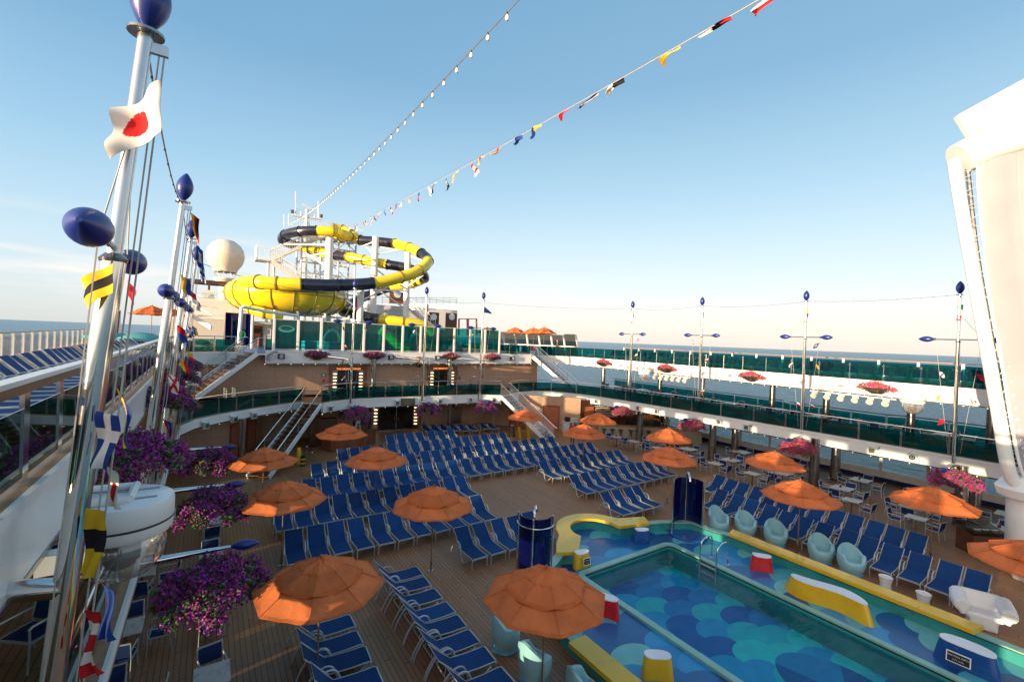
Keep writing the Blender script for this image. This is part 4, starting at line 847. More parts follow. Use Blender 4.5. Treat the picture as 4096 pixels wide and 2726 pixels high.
# ------------------------------------------------------------------ moulded armchairs, tubs
def make_tub():
    t = thing('moulded_armchair', 'x', 'armchair'); n = 40; vs = []; rings = []
    def hh(a):   # rim height: back at a=90 deg
        c = math.sin(a); q = max(0, min(1, (c + .80) / .38)); return .43 + .20 * q * q * (3 - 2 * q) + .27 * max(0, (c - .30) / .70) ** 1.0
    def pt(a, r, z): return (r * 1.0 * math.cos(a), r * .98 * math.sin(a), z)
    for tt in (0, .12, .3, .5, .7, .88, 1.0):
        row_ = []
        for k in range(n):
            a = 2 * math.pi * k / n; h = hh(a); c = math.sin(a); r = .25 + .10 * math.sin(math.pi * min(1, tt * .62 + .10)) + .05 * tt * (1 - abs(c)) ** .5; row_.append(pt(a, r, .06 + (h - .06) * tt))
        rings.append(row_)
    for tt in (1.0, .9, .6, .3, 0):
        row_ = []
        for k in range(n):
            a = 2 * math.pi * k / n; h = hh(a); row_.append(pt(a, .235 + .045 * tt * (.4 + .6 * abs(math.sin(a))), .40 + (h - .40) * tt + (.02 if tt == 1 else 0)))
        rings.append(row_)
    rings.append([pt(2 * math.pi * k / n, .12, .385) for k in range(n)]); rings.append([pt(2 * math.pi * k / n, .002, .38) for k in range(n)])
    for r_ in rings: vs += r_
    fs = [(j * n + k, j * n + (k + 1) % n, (j + 1) * n + (k + 1) % n, (j + 1) * n + k) for j in range(len(rings) - 1) for k in range(n)]
    MB().add(vs, fs).build('shell', K['aqua'], t, 60); MB().lathe([(.001, 0), (.30, 0), (.32, .03), (.29, .09), (.27, .10)], (0, 0, 0), 32).build('base', K['aquad'], t); return t
pa = make_tub()
for i, (x, y, rz, lb) in enumerate(((18.75, 11.15, -.35, 'tallest pale aqua moulded armchair beside the far shower'), (19.68, 10.45, -.75, 'pale aqua moulded armchair second from the far shower'), (19.92, 9.3, -.8, 'pale aqua moulded armchair in the middle left of the parasol pole'), (20.0, 7.65, -.85, 'pale aqua moulded armchair just right of the parasol pole'), (20.0, 6.65, -.8, 'pale aqua moulded armchair nearest the white side tables'),
        (6.75, 9.85, 1.3, 'pale aqua moulded armchair left behind the near umbrella'), (6.75, 8.55, 1.7, 'pale aqua moulded armchair under the near umbrella with sunlit back'), (7.15, 7.25, 1.4, 'pale aqua moulded armchair at bottom edge beside yellow bench'))):
    dup(pa, (x, y, 0), rz, lb, 'aqua moulded armchairs', scale=(1.2, 1.12, 1.28 if i == 0 else 1.10))
kill(pa)
def make_side():
    t = thing('tub_side_table', 'x', 'side table'); MB().lathe([(.12, 0), (.17, .04), (.15, .2), (.19, .36), (.20, .42)], (0, 0, 0), 24).build('body', K['seattop'], t); MB().lathe([(.001, .40), (.17, .40), (.20, .425), (.205, .44), (.19, .445), (.17, .42), (.001, .418)], (0, 0, 0), 24).build('tray', K['white2'], t); return t
ps = make_side()
for i, (x, y) in enumerate(((19.75, 5.55), (19.55, 4.5))): dup(ps, (x, y, 0), 0, 'small white tub side table, %s the big white armchair' % ('farther from' if i == 0 else 'closer to'), 'white tub side tables')
kill(ps)
t = thing('white_club_chair', 'big white moulded club chair with fat rolled arms at lower right', 'armchair', (19.75, 3.2, 0), R(-68))
m = MB()
m.box((0, 0, .18), (.62, .50, .36)); m.box((0, .02, .38), (.80, .55, .16)); m.bar((0, .28, .40), (0, .42, .92), .92, .16)
for s in (-1, 1): m.tube([(s * .50, -.34, .62), (s * .53, 0, .66), (s * .52, .36, .82)], [.20, .21, .17], 14); m.bar((s * .42, -.1, .36), (s * .50, -.08, .6), .5, .14)
o = m.build('body', K['seattop'], t, 180, local=True); md = o.modifiers.new('remesh', 'REMESH'); md.mode = 'VOXEL'; md.voxel_size = .03; md.use_smooth_shade = True; md = o.modifiers.new('smooth', 'SMOOTH'); md.factor = .5; md.iterations = 14
# ------------------------------------------------------------------ flowers
def flower_mound(rx, ry, rz, n, seed, colours, hang=.35, flat=0):
    """bougainvillea: many small petals and leaves spread through a drooping mound"""
    rnd = random.Random(seed); fl = MB(); lf = MB(); blobs = []
    for _ in range(46):
        a = rnd.uniform(0, 6.283); q = rnd.random() ** .62; blobs.append((rx * q * math.cos(a), ry * q * math.sin(a), rz * (.95 * (1 - q * q) ** .6 * rnd.uniform(.7, 1.05) - hang * q ** 3 * rnd.uniform(.2, 1.6)), rnd.random()))
    def card(m, c, s, mi, flatn):
        u = Vector((rnd.gauss(0, 1), rnd.gauss(0, 1), rnd.gauss(0, .7))).normalized(); v = u.orthogonal().normalized(); w = u.cross(v); a = rnd.uniform(0, 6.28); v, w = v * math.cos(a) + w * math.sin(a), w * math.cos(a) - v * math.sin(a); k = u * s * .25
        m.add([c - v * s * .55, c + w * s * .42 + k, c + v * s * .6, c - w * s * .42 + k], [(0, 1, 2, 3)], mi)
    for i in range(n):
        b = rnd.choice(blobs); R_ = .145 * (rx + ry) * rnd.uniform(.6, 1.15); d = Vector((rnd.gauss(0, 1), rnd.gauss(0, 1), rnd.gauss(0, .8))).normalized() * R_ * rnd.random() ** .35
        c = Vector(b[:3]) + d; isleaf = rnd.random() < (.30 if b[3] > .3 else .62)
        if isleaf: card(lf, c - d * .12, rnd.uniform(.06, .11), 0 if rnd.random() < .7 else 1, 0)
        else:
            mi = 0 if rnd.random() < .5 + .4 * (b[3] - .5) else (1 if rnd.random() < .72 else 2)
            for _ in range(2): card(fl, c + Vector((rnd.uniform(-.03, .03), rnd.uniform(-.03, .03), rnd.uniform(-.02, .03))), rnd.uniform(.048, .085), mi, 0)
    for _ in range(14):      # trailing sprays
        a = rnd.uniform(0, 6.283); p = Vector((rx * .8 * math.cos(a), ry * .8 * math.sin(a), 0)); o = Vector((math.cos(a), math.sin(a), 0))
        for k in range(int(9 * (1 + hang))):
            c = p + o * .016 * k + Vector((rnd.uniform(-.05, .05), rnd.uniform(-.05, .05), .12 - .0016 * k * k * (1 + hang))); card(fl if rnd.random() < .6 else lf, c, rnd.uniform(.05, .09), rnd.randint(0, 1), 0)
    return fl, lf
PROTO = {}
def flower_proto(key, rx, ry, rz, n, cols, bowl, hang):
    t = thing('flower_basket' if bowl == 'hang' else 'wall_planter', 'x', 'flowers'); fl, lf = flower_mound(rx, ry, rz, n, hash(key) % 999 if False else len(key) * 7 + n % 13, cols, hang)
    fl.build('blossoms', [K[cols[0]], K[cols[1]], K['pink']], t, 0, fixn=False); lf.build('foliage', [K['leaf'], K['leaf2']], t, 0, fixn=False)
    if bowl == 'hang': MB().lathe([(.001, -.16), (.25, -.13), (.45, .0), (.48, .08), (.44, .08), (.001, .04)], (0, 0, 0), 20).build('basket', K['planter'], t)
    else: MB().lathe([(.001, -.34), (.25, -.30), (.52, -.14), (.72, .04), (.68, .05), (.001, .02)], (0, 0, 0), 20, a0=90, a1=270).build('bowl', K['planter'], t)
    PROTO[key] = t; return t
flower_proto('purple_hang', 1.0, .95, .62, 6500, ('purple', 'purple2'), 'hang', .22)
flower_proto('pink_hang', 1.0, .95, .58, 6500, ('pink', 'pink2'), 'hang', .25)
flower_proto('mixed_hang', 1.0, .95, .58, 6500, ('pink', 'purple'), 'hang', .25)
flower_proto('purple_wall', .40, .92, .30, 2000, ('purple', 'pink'), 'wall', .35)
flower_proto('pink_wall', .40, .92, .30, 2000, ('pink', 'pink2'), 'wall', .35)
def flowers(key, loc, rz, label, sc=1): return dup(PROTO[key], loc, rz, label, 'bougainvillea baskets' if 'hang' in key else 'bougainvillea wall planters', scale=sc)

# ------------------------------------------------------------------ flags
def flag(label, corner, fly, hoist, pat, wave=.12, seed=0, name='signal_flag', group='signal flags'):
    """cloth hung by its hoist edge from corner; fly/hoist are edge vectors"""
    corner = Vector(corner); fly = Vector(fly); hoist = Vector(hoist); nu, nv = (44, 32) if 'disc' in pat else (18, 12); rnd = random.Random(seed); n = fly.cross(hoist).normalized(); L_ = fly.length; p1, p2 = rnd.uniform(0, 6), rnd.uniform(0, 6); tri = pat[0] == '>'; pat = pat.lstrip('>')
    vs = []; fs = []; ms = []; keys = ['white', 'red', 'blue', 'yellow', 'black', 'green', 'orange']; ki = {k[0] if k != 'black' else 'k': i for i, k in enumerate(keys)}
    for j in range(nv + 1):
        for i in range(nu + 1):
            u = i / nu; v = j / nv; vv = v if not tri else .5 + (v - .5) * (1 - u * .93)
            w = wave * L_ * (math.sin(5.2 * u + p1 + 1.4 * v) * u ** .6 + .35 * math.sin(9 * v + p2 + 4 * u) * (.2 + u))
            vs.append(corner + fly * (u * (1 - .10 * wave * u)) + hoist * vv + n * w + Vector((0, 0, -.22 * L_ * wave * 4 * u * u)))
    def colour(u, v):
        k = pat.split(':')
        if k[0] == 'disc': return k[2] if ((u - .62) * 1.0) ** 2 + ((v - .5) * 1.15) ** 2 < .058 else k[1]
        if k[0] == 'v': return k[1][min(int(u * len(k[1])), len(k[1]) - 1)]
        if k[0] == 'h': return k[1][min(int(v * len(k[1])), len(k[1]) - 1)]
        if k[0] == 'cross': return k[2] if abs(u - .45) < .13 or abs(v - .5) < .15 else k[1]
        if k[0] == 'x': return k[2] if abs(u - v) < .16 or abs(u + v - 1) < .16 else k[1]
        if k[0] == 'q': return k[1][(1 if u > .5 else 0) + (2 if v > .5 else 0)]
        if k[0] == 'sq': return k[2] if abs(u - .5) < .25 and abs(v - .5) < .25 else k[1]
        if k[0] == 'chk': return k[1][(int(u * 4) + int(v * 4)) % 2]
        return k[0]
    for j in range(nv):
        for i in range(nu):
            a = j * (nu + 1) + i; fs.append((a, a + 1, a + nu + 2, a + nu + 1)); ms.append(ki[colour((i + .5) / nu, (j + .5) / nv)])
    off = len(vs); vs += [p - n * .004 for p in vs]; fs += [tuple(off + q for q in reversed(f)) for f in fs]; ms += ms
    m = MB(); m.v = [tuple(p) for p in vs]; m.f = fs; m.m = ms
    c0 = [k for k in keys]; o = m.build(name, [FL[k] for k in c0], None, 60, fixn=False); return tag(o, label, 'flag', group)

# ------------------------------------------------------------------ masts
def mast(base, side, label, lean=.02, top=11.0, cross=8.95, boom=2.1, fly='y', stay=True, bracket=None, up=True, basket=None, blabel=None, extra=0, arm=1.02, r=.085, boomr=.085, boomz=None):
    """side: unit vector pointing over the pool"""
    b = Vector(base); s = Vector(side + (0,)); zt = top
    def P(z): return b + s * (lean * (z - b.z)) + Vector((0, 0, z - b.z))
    t = thing('flag_mast', label, 'mast', b)
    MB().tube([P(b.z), P(cross - .1)], r, 14).build('lower_pole', K['chrome'], t); MB().tube([P(cross - .12), P(zt)], r * .66, 12).build('upper_pole', K['mastup'], t)
    m = MB(); q = P(cross - .1); m.lathe([(r + .012, -.03), (r + .02, 0), (r * .7, .05)], q, 12); m.lathe([(.001, -.01), (.15, -.01), (.15, .015), (.07, .03)], P(zt), 16); m.build('collars', K['chrome2'], t)
    MB().spindle(P(zt) + Vector((0, 0, .02)), P(zt + .66), .165).build('top_bulb', K['bulb'], t)
    d = Vector((0, 1, 0)) if fly == 'y' else Vector((1, 0, 0)); c = P(cross)
    MB().tube([c - d * arm, c + d * arm], .032, 8).build('crossarm', K['chrome'], t)
    for k in (-1, 1):
        MB().spindle(c + d * (k * arm), c + d * (k * (arm + .64)), .145).build('arm_bulb', K['bulb'], t); MB().lathe([(.07, -.02), (.07, .02)], c + d * (k * arm), 10, axis=tuple(d)).build('bulb_ring', K['chrome2'], t)
    # sheave block and halyards
    MB().box(P(zt - .12) + s * .10, (.18, .05, .10)).build('sheave', K['mastup'], t)
    m = MB(); m.tube([P(zt - .15) + s * .16, P(b.z + .4) + s * .24], .009, 5); m.tube([P(zt - .15) + s * .12, P(b.z + .4) + s * .18], .008, 5)
    for k in (-1, 1): m.tube([P(zt - .9), c + d * (k * arm)], .007, 4); m.tube([c + d * (k * (arm - .02)), P(b.z + .5) + d * (k * .22)], .007, 4)
    m.build('halyards', K['rope'], t)
    if boom:
        e = b + s * boom + Vector((0, 0, -.05 if boomz is None else boomz)); m = MB(); m.tube([b - s * .35 + Vector((0, 0, -.12)), b + Vector((0, 0, -.10)), e], [boomr * 1.9, boomr * 1.25, boomr * .5], 12); m.build('boom', K['chrome'], t)
        MB().spindle(e, e + s * .62 + Vector((0, 0, -.02)), .12).build('boom_bulb', K['bulb'], t)
    if bracket: MB().tube([P(bracket[0]) , Vector(bracket[1])], .095, 14).build('bracket', K['chrome'], t)
    return t, P
MASTS = {}
LY = (5.75, 12.9, 18.1, 23.9)
LX = ((-1.05, -.55), (-1.25, -.6), (-1.3, -.65), (-1.35, -.7))
for i, y in enumerate(LY):
    nm = ['nearest tall port flag mast with white pennant, cut by the top edge', 'second port flag mast, beyond the nearest one', 'third port flag mast among the port flower baskets', 'fourth and farthest port flag mast before the stairs'][i]
    zt = 11.05
    MASTS['L%d' % i] = mast((-1.28, y, 2.95), (1, 0), nm, .083, zt, 8.92, 1.85, bracket=(5.72, (-1.5, y + .05, 5.78)), boomz=-.12, r=.095, arm=.78)
RB = [((30.45, 26.6, 2.92), 'starboard flag mast above pink basket nearest the bar'), ((30.65, 20.1, 2.92), 'starboard flag mast second from the bar'), ((30.6, 13.0, 2.92), 'starboard flag mast third from the bar'), ((30.6, 6.15, 2.92), 'tallest looking starboard flag mast beside the white canvas screen')]
for i, (b, nm) in enumerate(RB): MASTS['R%d' % i] = mast(b, (-1, 0), nm, .018, 11.2, 9.0, 1.35, boomz=-.12, arm=.85)
CB = [((8.75, 34.2, 2.92), (0, -1), 'central flag mast in front of the left atrium doorway'), ((14.35, 34.1, 2.92), (0, -1), 'central flag mast between the two atrium doorways'), ((19.4, 33.7, 2.92), (0, -1), 'central flag mast right of the atrium doorways')]
for i, (b, s_, nm) in enumerate(CB):
    MASTS['C%d' % i] = mast(b, s_, nm, .02, 11.45, 9.0, .95, fly='x', boomz=-.08, arm=.80)
    MB_ = MB(); MB_.tube([(b[0] - 1.6, 36.2, 6.35), (b[0] - .1, 34.6, 6.2)], .09, 10); tag(MB_.build('steel_strut', K['chrome'], None), 'horizontal steel strut bracing the %s central mast to white band' % ('left', 'middle', 'right')[i], 'strut', 'mast struts')
# baskets under the booms
for i, y in enumerate(LY[1:]):
    flowers('purple_hang', (.22, y - (.75 if i == 0 else .5), 2.18), i * 1.3, 'purple hanging flower basket under the boom of the %s port mast' % ('second', 'third', 'fourth')[i], 1.0)
for i, (b, nm) in enumerate(RB): flowers('mixed_hang' if i == 3 else 'pink_hang', (b[0] - 1.0, b[1] - .25, 2.10), i * 1.1 + .4, 'pink hanging flower basket under starboard mast, %s from the bar' % nth(i + 1), .95)
for i, (b, s_, nm) in enumerate(CB): flowers('purple_hang', (b[0] + .35, b[1] - .7, 2.12), i * 2 + .5, 'lilac hanging flower basket under the %s central mast' % ('left', 'middle', 'right')[i], .95)
# wall planters on the white bands
for i, x in enumerate((6.7, 11.0, 17.8, 22.1)): flowers('purple_wall' if i < 1 else 'pink_wall' if i > 1 else 'purple_wall', (x, 36.22, 6.36), R(90), 'flower planter on white band under the screen, %s from left' % nth(i + 1))
for i, y in enumerate((32.0, 24.5, 17.2, 9.9)): flowers('pink_wall', ((32.55, 32.5, 32.42, 32.42)[i], y, 6.12), 0, 'pink flower planter on the starboard white band, %s from the stair' % nth(i + 1), 1.05)
for i, (y, z, s_) in enumerate(((9.6, 5.75, .74), (16.3, 5.85, .74), (22.6, 5.95, .74), (28.6, 6.0, .74))): flowers('purple_hang', (-1.05, y + .6, z), i * 2.1, 'purple flower basket on the port white band, %s from the camera' % nth(i + 1), s_)
for q in PROTO.values(): kill(q)

# ------------------------------------------------------------------ flags on masts
PT = ['h:ykk', 'v:bwr', 'disc:w:r', 'cross:b:w', 'h:yky', 'v:ky', 'sq:b:w', 'x:w:b', 'q:wrrw', 'v:rwr', '>h:br', 'h:bwb', 'chk:wb', 'x:r:y', 'y', 'v:gwr', 'r', 'h:yb']
def mflag(lb, P, z, off, fly, hoist, pat, seed, wave=.14): return flag(lb, P(z) + Vector(off), fly, hoist, pat, wave, seed)
def sflag(lb, x, y, dep, fly, hoist, pat, wave, seed):     # x, y of the hoist corner; fly and hoist as (right, up) metres facing aft
    v = lambda q: Vector((.83 * q[0], -.558 * q[0], q[1]))
    return flag(lb, at_d(x * 1.7386, y * 1.7386, dep), v(fly), v(hoist), pat, wave, seed)
sflag('white flag with red disc flying from the nearest port mast', 369, 184, 4.12, (-.40, -.22), (.02, -.47), 'disc:w:r', .20, 3)
sflag('yellow black yellow flag below the left arm of the nearest mast', 259, 605, 4.1, (-.26, -.13), (.01, -.27), 'h:yky', .12, 5)
sflag('small red flag under the right arm of the nearest mast', 295, 642, 5.2, (.10, -.16), (-.01, -.17), 'r', .16, 6)
sflag('blue flag with white cross hanging on the nearest mast', 222, 945, 4.1, (-.03, -.44), (.20, -.04), 'cross:b:w', .13, 7)
sflag('yellow and black flag folded along the lower nearest mast', 198, 1168, 4.08, (-.03, -.55), (.17, -.02), '>v:yky' if False else 'v:yky', .10, 8)
sflag('yellow and blue triangular flag right of the nearest mast', 268, 890, 4.8, (.10, -.48), (.14, -.22), '>h:yb', .12, 9)
sflag('red and white striped pennant low on the nearest mast', 194, 1402, 4.1, (.04, -.52), (.13, -.02), 'v:rwrwr', .14, 10)
sflag('white flag with red dot tied above the projector drum', 244, 1072, 4.7, (.05, -.36), (.12, -.06), 'disc:w:r', .1, 11)
sflag('dark blue flag hanging behind the nearest mast low down', 238, 1345, 4.9, (.03, -.50), (.11, -.06), 'b', .12, 12)
mcol = {'L1': ['>h:yrk', 'h:yb', 'v:rb', 'x:w:r', '>h:rb'], 'L2': ['sq:b:w', 'v:rw', 'x:b:w', 'h:yr'], 'L3': ['cross:w:b', 'v:rw', 'h:by', 'v:yr']}
for k, pats in mcol.items():
    P = MASTS[k][1]; w = {'L1': 'second', 'L2': 'third', 'L3': 'fourth'}[k]
    for j, pt_ in enumerate(pats):
        z = 10.85 - (0 if j == 0 else 1.5 + 1.1 * (j - 1)); sy = (-1) ** j
        flag('signal flag on %s port mast, %s from its top' % (w, nth(j + 1)), P(z) + Vector((.16, .0 if j == 0 else sy * (.6 - .1 * j), 0)), (.07, .05 * sy, -.58 if j == 0 else -.34), (.18, .05, -.13), pt_, .18, 20 + j + len(k) + ord(k[1]))
for k in ('R0', 'R1', 'R2', 'R3', 'C0', 'C1', 'C2'):
    t_, P = MASTS[k]; w = {'R0': 'first starboard mast from the bar', 'R1': 'second starboard mast from the bar', 'R2': 'third starboard mast from the bar', 'R3': 'starboard mast by the canvas screen', 'C0': 'left central mast', 'C1': 'middle central mast', 'C2': 'right central mast'}[k]
    d = Vector((0, 1, 0)) if k[0] == 'R' else Vector((1, 0, 0)); rnd = random.Random(k); top_p = {'R0': 'v:gwr', 'R1': '>h:wb', 'R2': 'v:ybr', 'R3': 'v:gwr', 'C0': 'x:b:r', 'C1': 'h:rwrw', 'C2': '>b'}[k]
    if k == 'C2': flag('dark blue triangular flag streaming from the ' + w, P(10.9) + d * .06, d * .85 + Vector((0, 0, -.28)), (0, 0, -.55), top_p, .05, 3)
    else: flag('flag hanging limp at the top of the ' + w, P(10.75) + d * .05, Vector((0, 0, -.75)) + d * .05, d * (-.16 if k[0] == 'R' else .14) + Vector((0, -.02, -.05)), top_p, .12, 4)
    n = 0
    for sgn in (-1, 1):
        c = P(8.98) + d * (sgn * .83); e = P(3.5) + d * (sgn * .22)
        for j, f in enumerate((.06, .29, .50, .72)):
            if rnd.random() < .3: continue
            p = c.lerp(e, f); n += 1; pt_ = rnd.choice(PT); q = rnd.choice((-1, 1))
            flag('signal flag on %s, %s on the %s halyard' % (w, nth(j + 1), 'left' if (sgn > 0) == (k[0] == 'R') else 'right'), p, Vector((0, 0, -.24)) + d * (q * rnd.uniform(.04, .16)), d * (q * .18) + Vector((rnd.uniform(-.05, .05), rnd.uniform(-.05, .05), -.08)), pt_, .16, n)
# light cords slung between mast tops
def cord(label, a, b, s_, r=.012, beads=0):
    t = thing('light_cord', label, 'cord', a); MB().tube(sag(a, b, s_, 24), r, 5).build('cable', K['wire'], t)
    m = MB(); pts = sag(a, b, s_, max(beads, 2))
    for p in pts[1:-1]: m.lathe([(.001, -.035), (.014, -.02), (.012, .0), (.001, .01)], p, 6)
    if beads: tag(m.build('bulbs', K['black'], t), kind='stuff' if beads > 100 else None)
    return t
seq = [MASTS[k][1](11.2) for k in ('C0', 'C1', 'C2', 'R0', 'R1', 'R2', 'R3')]
nmz = ['left and middle central', 'middle and right central', 'right central and first starboard', 'first and second starboard', 'second and third starboard', 'third and last starboard']
for i in range(6): cord('thin light cord slung between the %s masts' % nmz[i], seq[i], seq[i + 1], .18 if i < 5 else .12, .010, 14)
lq = [MASTS['L%d' % i][1](11.02) for i in range(4)]
for i in range(3): cord('light cord slung between the %s port masts' % ('nearest and second', 'second and third', 'third and fourth')[i], lq[i], lq[i + 1], .35, .010, 12)
cord('dark cord running from the fourth port mast to the left central mast', lq[3], seq[0], .5, .012)
# string of lamps and dressing line high over the deck
A_ = at_d(1160, 890, 72); B_ = at_d(2290, -230, 9.5)
t = thing('festoon_light_string', 'long festoon of white bulbs climbing from the radar mast over the sky', 'string lights', A_); pts = sag(A_, B_, 1.0, 60)
MB().tube(pts, .014, 5).build('cable', K['wire'], t); MB().tube([p + Vector((0, 0, .12 * math.sin(math.pi * i / 60))) for i, p in enumerate(pts)], .008, 4).build('carrier_wire', K['wire'], t)
def bez(pts, f): k = f * (len(pts) - 1); i = min(int(k), len(pts) - 2); return pts[i].lerp(pts[i + 1], k - i)
bulb_m = MB().lathe([(.001, -.23), (.04, -.215), (.058, -.165), (.044, -.11), (.03, -.07)], (0, 0, 0), 10).build('bulb', pm('milky_bulb', (.85, .82, .75), .2, coat=.4), t, local=True); cap_m = MB().cyl((0, 0, -.075), (0, 0, .02), .024, n=8).build('socket', K['black'], bulb_m, local=True)
total = (B_ - A_).length; nb = 66
for i in range(nb):
    p = bez(pts, (i + .5) / nb)
    if i == 0: bulb_m.location = p - WLOC[t.name]; continue
    c = inst(bulb_m, t, p - WLOC[t.name]); inst(cap_m, c)
A_ = at_d(1385, 915, 52); B_ = at_d(3330, -170, 10)
t = thing('dressing_line', 'long dressing line of signal flags from slide tower to upper right', 'rope', A_); pts = sag(A_, B_, .25, 60)
MB().tube(pts, .013, 5).build('line', K['flagrope'] if 'flagrope' in K else K['rope'], t); MB().tube([p + Vector((0, 0, .16 * math.sin(math.pi * i / 60))) for i, p in enumerate(pts)], .006, 4).build('carrier_wire', K['wire'], t)
dirv = (B_ - A_).normalized(); side_ = dirv.cross(Vector((0, 0, 1))).normalized()
BP = ['v:rkw', 'h:wr', '>v:kr', 'v:kw', 'r', 'v:ky', 'x:w:r', 'k', 'h:yr', 'b', 'v:kwr', 'v:kr', 'w', 'v:ry', 'v:kr', 'w', 'v:wrk', 'sq:k:w', 'y', 'v:rwrw', 'v:yry', 'h:ry', 'b', 'v:yb', 'r', 'h:bw', 'v:kw', 'y']
NF = 30
for i in range(NF):
    q = random.Random(i * 13); p = bez(pts, min(.99, (i + .4 + q.uniform(-.25, .25)) / NF)); 
    a = q.uniform(-.6, .6); dn = Vector((0, 0, -1)) * math.cos(a) + side_ * math.sin(a); Lf = q.uniform(.32, .5)
    flag('signal flag on the long dressing line, %s from the slide tower' % nth(i + 1), p, -dirv * q.uniform(.6, 1.0) + dn * q.uniform(-.1, .12) if i > NF - 11 else (dn * q.uniform(.3, .6) + dirv * q.uniform(-.5, .2)), dn * q.uniform(.07, .20) + dirv * (.03 if i > NF - 11 else q.uniform(-.4, -.2)), BP[i % len(BP)], .16, i, group='flags of the dressing line')
# ------------------------------------------------------------------ water slides
def slide(label, pts, r, name='water_slide', flange=True):
    """pts: (px, py, y, colour) joints of a tube; the colour fills the span after its joint"""
    W3 = [at_y(p[0], p[1], p[2]) for p in pts]; t = thing(name, label, 'water slide', W3[0]); sm = catmull(W3, 8)
    for i in range(len(pts) - 1):
        if pts[i][3] is None: continue
        seg = sm[i * 8:i * 8 + 9]; MB().tube(seg, r, 20).build('tube_section', K['slidey' if pts[i][3] == 'y' else 'slidek'], t, 60)
        if flange:
            a = seg[0]; d = (seg[1] - seg[0]).normalized(); m = MB(); m.cyl(a - d * .05, a + d * .05, r + .07, n=20); m.build('flange', K['ribdark'] if pts[i][3] == 'y' else K['slidek'], t)
    return t, W3
def S4(a, b): return (1100 + a / 2.613, 750 + b / 2.613)
def SP(L4): return [S4(a, b) + (y, c) for a, b, y, c in L4]
TR = .535
slide('upper yellow and midnight slide sweeping wide to starboard then into the bowl', SP([(600, 425, 54, 'y'), (700, 440, 54, 'y'), (790, 488, 53, 'y'), (890, 548, 52, 'k'), (1040, 562, 51, 'k'), (1250, 587, 49.5, 'y'), (1400, 628, 47.5, 'y'), (1530, 690, 45.5, 'k'), (1600, 770, 43.5, 'y'), (1500, 868, 42, 'y'), (1310, 938, 41.3, 'y'), (1020, 998, 41, 'k'), (655, 1020, 41, 'k'), (265, 1012, 41.2, 'y'), (20, 1000, 41.6, 'y'), (-170, 985, 42.3, 'y'), (-330, 985, 44, None)]), TR)
slide('lower yellow and midnight slide looping round the stair tower to the right', SP([(620, 470, 55, 'y'), (700, 520, 54, 'y'), (770, 508, 52, 'y'), (605, 462, 51.5, 'y'), (435, 452, 52, 'k'), (262, 458, 53, 'k'), (110, 495, 55, 'k'), (85, 555, 57.5, 'k'), (240, 612, 58, 'y'), (370, 645, 57, 'y'), (485, 680, 55.5, 'y'), (640, 708, 54, 'k'), (760, 722, 52.5, 'y'), (930, 757, 51, 'y'), (1180, 805, 49, 'k'), (1355, 835, 47.8, 'k'), (1520, 890, 47, 'k'), (1560, 945, 48.5, 'y'), (1440, 1000, 51, 'y'), (1200, 1045, 53, 'k'), (960, 1130, 54, 'k'), (760, 1230, 52, 'k'), (720, 1290, 48, 'k'), (880, 1330, 45.5, 'k'), (1090, 1375, 44, 'y'), (1330, 1405, 43.2, 'y'), (1560, 1440, 43, 'y'), (1640, 1520, 43.2, None)]), TR * .97)
# the bowl
bc = at_y(1157, 1180, 46.8); BR = 5.2
t = thing('slide_bowl', 'huge yellow ribbed slide bowl in front of the stair tower', 'slide bowl', (bc.x, bc.y, 9.5))
prof = [(.8, 9.62), (2.4, 9.66), (3.8, 9.86), (4.6, 10.25), (5.02, 10.75), (BR, 11.3), (BR - .06, 11.8), (BR - .3, 12.15), (BR - .6, 12.3)]
MB().lathe([(r_, z) for r_, z in prof] + [(r_ - .05, z - .02) for r_, z in reversed(prof)], (bc.x, bc.y, 0), 64).build('shell', K['slidey'], t, 60)
for k in range(18):
    a = R(20 * k + 7); MB().tube([(bc.x + (r_ + .015) * math.cos(a), bc.y + (r_ + .015) * math.sin(a), z) for r_, z in prof], .055, 6).build('rib', K['ribdark'], t)
MB().tube([(bc.x + (BR + .02) * math.cos(R(a)), bc.y + (BR + .02) * math.sin(R(a)), 11.3) for a in range(0, 360, 6)], .025, 5, closed=True).build('seam', K['ribdark'], t)
MB().tube([(bc.x + (BR - .6) * math.cos(R(a)), bc.y + (BR - .6) * math.sin(R(a)), 12.3) for a in range(0, 360, 6)], .07, 6, closed=True).build('rim', K['slidey'], t)
slide('yellow outlet tube curling out under the slide bowl', [(985, 1225, 45.0, 'y'), (1015, 1240, 43, 'y'), (1060, 1252, 42, 'y'), (1130, 1266, 42, None)], .42)
